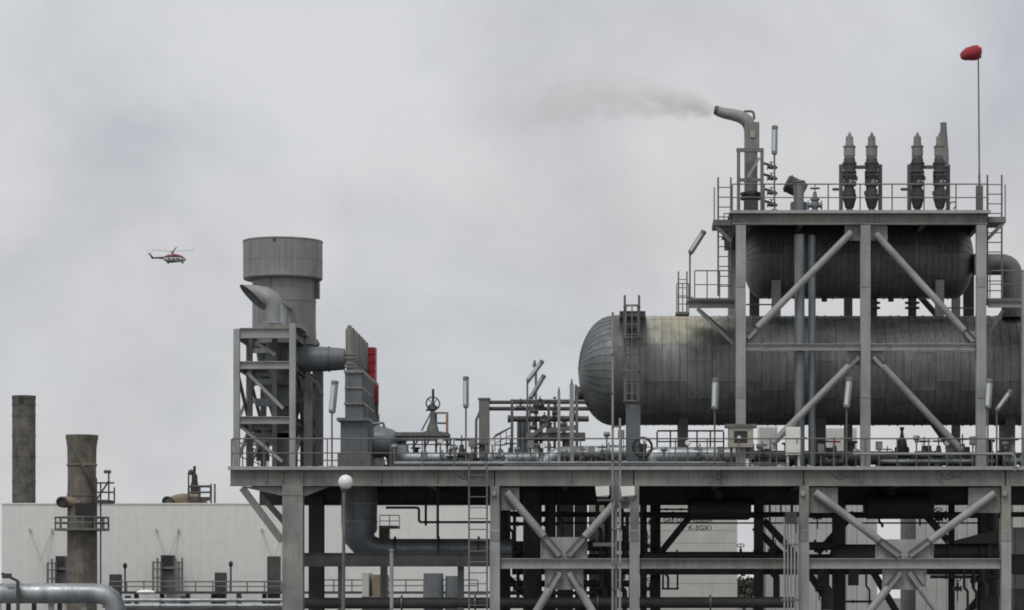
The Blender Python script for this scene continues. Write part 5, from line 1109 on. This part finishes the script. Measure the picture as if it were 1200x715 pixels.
for k, (px, w, y) in enumerate(((508, 26, 672), (530, 18, 675))):
    t = thing('grey_hopper', ('wider' if k == 0 else 'narrower') + ' grey hopper low behind the left deck opening', 'machinery', (SX(px, 50), 50, 0)); P(t, 'bin', 'duct', MB().lathe((SX(px, 50), 50, .9), (0, 0, 1), [(0, .25), (.5, U(w/2, 50)), (W(0, y, 50).z-.9, U(w/2*.9, 50))], 12)); P(t, 'leg', 'dark', MB().cyl((SX(px, 50), 50, 0), (SX(px, 50), 50, .9), .2))
# trees far off
leafm = metal('foliage', (.04, .047, .032), .9, grime=.5, streak=0, spread=.2)
K['leaf'] = leafm
def tree(label, px, d, h, wd):
    b = V((SX(px, d), d, 0)); t = thing('tree', label, 'tree', b, 'trees in the far gap'); rnd = random.Random(px)
    m = MB().tube([b, b + V((.1, 0, h*.3)), b + V((-.1, 0, h*.6))], .25, 8, radii=[.3, .22, .12])
    for k in range(5): a = k*1.3; m.cyl(b + V((0, 0, h*(.3+.06*k))), b + V((math.cos(a)*wd*.3, math.sin(a)*wd*.3, h*(.5+.07*k))), .1, .04, 6)
    P(t, 'trunk', 'bark', m)
    m = MB(); cl = [V((rnd.gauss(0, wd*.22), rnd.gauss(0, wd*.22), h*rnd.uniform(.42, .88))) for _ in range(16)]
    for c in cl:
        for _ in range(38):
            q = b + c + V((rnd.gauss(0, wd*.09), rnd.gauss(0, wd*.09), rnd.gauss(0, h*.06))); u = V((rnd.uniform(-1, 1), rnd.uniform(-1, 1), rnd.uniform(-1, 1))).normalized()*.34; w_ = u.orthogonal().normalized()*.22
            m.add([q-u, q+w_, q+u, q-w_], [(0, 1, 2, 3)])
    P(t, 'crown', 'leaf', m)
for px, d, h, w, l in ((872, 330, 5.4, 5, 'rounded dark tree at the left of the far gap below the deck'), (884, 345, 6.2, 5, 'tallest dark tree in the middle of the far gap below the deck'), (897, 340, 5.6, 5, 'bushy dark tree right of the tallest one in the far gap'), (908, 350, 5.0, 5, 'low dark tree at the right of the far gap')): tree(l, px, d, h, w)
t = thing('power_pole', 'thin utility pole with cross arm by the far trees', 'utility pole', (SX(892, 200), 200, 0)); rod(t, 'pole', 'dark', (SX(892, 200), 200, 0), W(892, 672, 200), .15, 8); bar(t, 'cross_arm', 'dark', W(884, 677, 200), W(897, 677, 200), .15, .2)

# ------------------------------------------------------------------ helicopter, far off over the plant
HD = 880.0
hp = W(203, 301, HD)
K['heli_red'] = metal('helicopter_red', (.24, .045, .05), .4, grime=.15, streak=0, spread=0)
K['heli_white'] = metal('helicopter_pale', (.38, .37, .37), .4, grime=.1, streak=0, spread=0)
h = thing('helicopter', 'red and white helicopter flying to the right in the grey sky', 'helicopter', hp)
def HP(px, py, dy=0): return W(px, py, HD) + V((0, dy, 0))
def loft(secs, n=14):                    # (px, centre py, half height px, half width m)
    m = MB(); vs = []; fs = []
    for px, py, hh, hw_ in secs:
        c = HP(px, py)
        for k in range(n): a = 2*math.pi*k/n; vs.append(c + V((0, math.cos(a)*hw_, math.sin(a)*hh*U(1, HD))))
    for i in range(len(secs)-1):
        for k in range(n): fs.append((i*n+k, i*n+(k+1) % n, (i+1)*n+(k+1) % n, (i+1)*n+k))
    fs += [tuple(reversed(range(n))), tuple(range((len(secs)-1)*n, len(secs)*n))]
    return m.add(vs, fs)
P(h, 'fuselage', 'heli_white', loft([(191, 303.4, 1.0, .4), (193.5, 304.0, 2.2, 1.0), (197, 304.2, 3.2, 1.2), (203, 304.2, 3.5, 1.3), (210, 304.0, 3.4, 1.3), (214, 304.0, 2.9, 1.15), (216.5, 304.2, 1.9, .8), (218, 304.4, .7, .3)]))
P(h, 'engine_cowling', 'heli_red', loft([(193, 301.2, .8, .5), (196, 300.4, 1.6, .9), (202, 299.6, 2.0, 1.1), (208, 299.9, 1.9, 1.1), (213, 301.2, 1.6, 1.0), (216.5, 303, 1.0, .6)]))
P(h, 'belly', 'black', loft([(193.5, 305.6, .5, .5), (196, 306.5, 1.2, .9), (201, 306.9, 1.2, 1.0), (206, 306.6, 1.0, .9), (211, 306.2, .6, .7)]))
P(h, 'tail_boom', 'valve', loft([(178, 302.3, .9, .3), (186, 302.2, 1.15, .4), (193, 302.4, 1.6, .55)]))
P(h, 'tail_fin', 'black', MB().prism([HP(178, 303.6, -.12), HP(181, 303.2, -.12), HP(176.2, 297.2, -.12), HP(174, 296.6, -.12)], (0, .24, 0)))
P(h, 'windscreen', 'glass', loft([(213.6, 302.8, 1.2, 1.12), (215.6, 303.4, 1.1, .86), (217, 304, .5, .45)]))
for px in (199, 204, 209): P(h, 'window', 'glass', MB().box(HP(px, 303.6, -1.3), (.6, .1, .5)))
P(h, 'stabiliser', 'black', MB().box(HP(179.5, 302.4), (.8, 3, .1)))
P(h, 'rotor_mast', 'black', MB().lathe(HP(202.5, 298.5), (0, 0, 1), [(0, .45), (.4, .35), (.8, .25), (1.0, .3), (1.15, .2)], 10))
hub = HP(202.8, 294.9)
for k in range(4):
    a = R(18 + 90*k); e = hub + V((math.cos(a)*7.4, math.sin(a)*7.4, .55 + .28*math.cos(a) - .0*math.sin(a)))
    P(h, 'rotor_blade', 'valve', MB().bar(hub, e, .42, .06))
th = HP(174.8, 297.4, -.3)
for k in range(4): a = R(30+90*k); P(h, 'tail_rotor_blade', 'black', MB().bar(th, th + V((math.cos(a)*1.4, 0, math.sin(a)*1.4)), .06, .18, V((0, 1, 0))))
for px in (197, 214): P(h, 'wheel', 'black', MB().cyl(HP(px, 308, -.7), HP(px, 308, .7), .3))

# ------------------------------------------------------------------ steam plume
def plume():
    path = [(841, 130, .18), (835, 129, .38), (822, 126.5, .66), (800, 121.5, .98), (770, 116, 1.3), (735, 113, 1.6), (695, 115, 1.85), (655, 121, 2.0), (615, 132, 2.0), (570, 148, 2.0), (520, 168, 1.9)]
    dv = 1.6
    m = MB(); m.tube([W(a, b, dv) for a, b, c in path], .5, 20, radii=[c for a, b, c in path])
    mt = bpy.data.materials.new('steam'); mt.use_nodes = True; nt = mt.node_tree; N = nt.nodes; L = nt.links
    N.remove(N['Principled BSDF']); out = [n for n in N if n.type == 'OUTPUT_MATERIAL'][0]
    vol = N.new('ShaderNodeVolumePrincipled'); vol.inputs['Color'].default_value = (.95, .945, .93, 1); vol.inputs['Anisotropy'].default_value = 0.1
    geo = N.new('ShaderNodeNewGeometry'); sep = N.new('ShaderNodeSeparateXYZ'); L.new(geo.outputs['Position'], sep.inputs[0])
    x0 = W(842, 0, dv).x; x1 = W(525, 0, dv).x
    cr = N.new('ShaderNodeMapRange'); cr.inputs[1].default_value = x1; cr.inputs[2].default_value = x0; cr.inputs[3].default_value = 0; cr.inputs[4].default_value = 1; L.new(sep.outputs[0], cr.inputs[0])
    # distance from the plume's own centre line and radius, as curves of x
    zs = [W(0, b, dv).z for a, b, c in path]; z_lo, z_hi = min(zs), max(zs)
    def curve(vals):
        fc = N.new('ShaderNodeFloatCurve'); cv = fc.mapping.curves[0]
        pts = sorted([((W(a, 0, dv).x - x1)/(x0-x1), v_) for (a, b, c), v_ in zip(path, vals)])
        pts = [p for p in pts if 0 <= p[0] <= 1]
        cv.points[0].location = pts[0]; cv.points[-1].location = pts[-1]
        for p in pts[1:-1]: cv.points.new(*p)
        fc.mapping.update(); L.new(cr.outputs[0], fc.inputs['Value']); return fc.outputs[0]
    zc = curve([(z-z_lo)/(z_hi-z_lo) for z in zs]); rc = curve([c/2.0 for a, b, c in path])
    def mth(op, a, b=None, clamp=False):
        n = N.new('ShaderNodeMath'); n.operation = op; n.use_clamp = clamp
        for i, q in enumerate((a, b)):
            if q is None: continue
            if isinstance(q, (int, float)): n.inputs[i].default_value = q
            else: L.new(q, n.inputs[i])
        return n.outputs[0]
    zz = mth('ADD', mth('MULTIPLY', zc, z_hi-z_lo), z_lo); dz = mth('SUBTRACT', sep.outputs[2], zz); dy = mth('SUBTRACT', sep.outputs[1], dv)
    rad = mth('SQRT', mth('ADD', mth('MULTIPLY', dz, dz), mth('MULTIPLY', dy, dy))); rn = mth('DIVIDE', rad, mth('MULTIPLY', rc, 2.0))
    mp = N.new('ShaderNodeMapping'); mp.inputs['Scale'].default_value = (.55, 1, 1.0); L.new(geo.outputs['Position'], mp.inputs['Vector'])
    ns = N.new('ShaderNodeTexNoise'); ns.inputs['Scale'].default_value = 1.9; ns.inputs['Detail'].default_value = 6; ns.inputs['Roughness'].default_value = .6; L.new(mp.outputs[0], ns.inputs['Vector'])
    fall = mth('SUBTRACT', 1.0, rn, True); nf = mth('MULTIPLY', mth('SUBTRACT', mth('ADD', mth('MULTIPLY', ns.outputs['Fac'], 1.9), mth('MULTIPLY', fall, .8)), 1.2), 2.4, True)
    body = mth('MULTIPLY', nf, mth('MULTIPLY', fall, 1.6, True))
    dens = mth('MULTIPLY', body, mth('MULTIPLY', mth('MULTIPLY', cr.outputs[0], 2.6, True), mth('ADD', mth('MULTIPLY', mth('POWER', cr.outputs[0], 10.0), 4.5), mth('ADD', mth('MULTIPLY', cr.outputs[0], .55), .14))))
    L.new(dens, vol.inputs['Density']); L.new(vol.outputs[0], out.inputs['Volume'])
    K['steam'] = mt
    o = single('steam_plume', m, mt, 'pale grey steam drifting left from the bent vent pipe', 'steam', W(842, 128.5, dv))
    o['kind'] = 'stuff'
plume()
SC.cycles.filter_width = 1.85
SC.cycles.volume_step_rate = 1.5; SC.cycles.volume_max_steps = 256; SC.cycles.volume_bounces = 2
SC.cycles.max_bounces = 8; SC.cycles.use_denoising = True
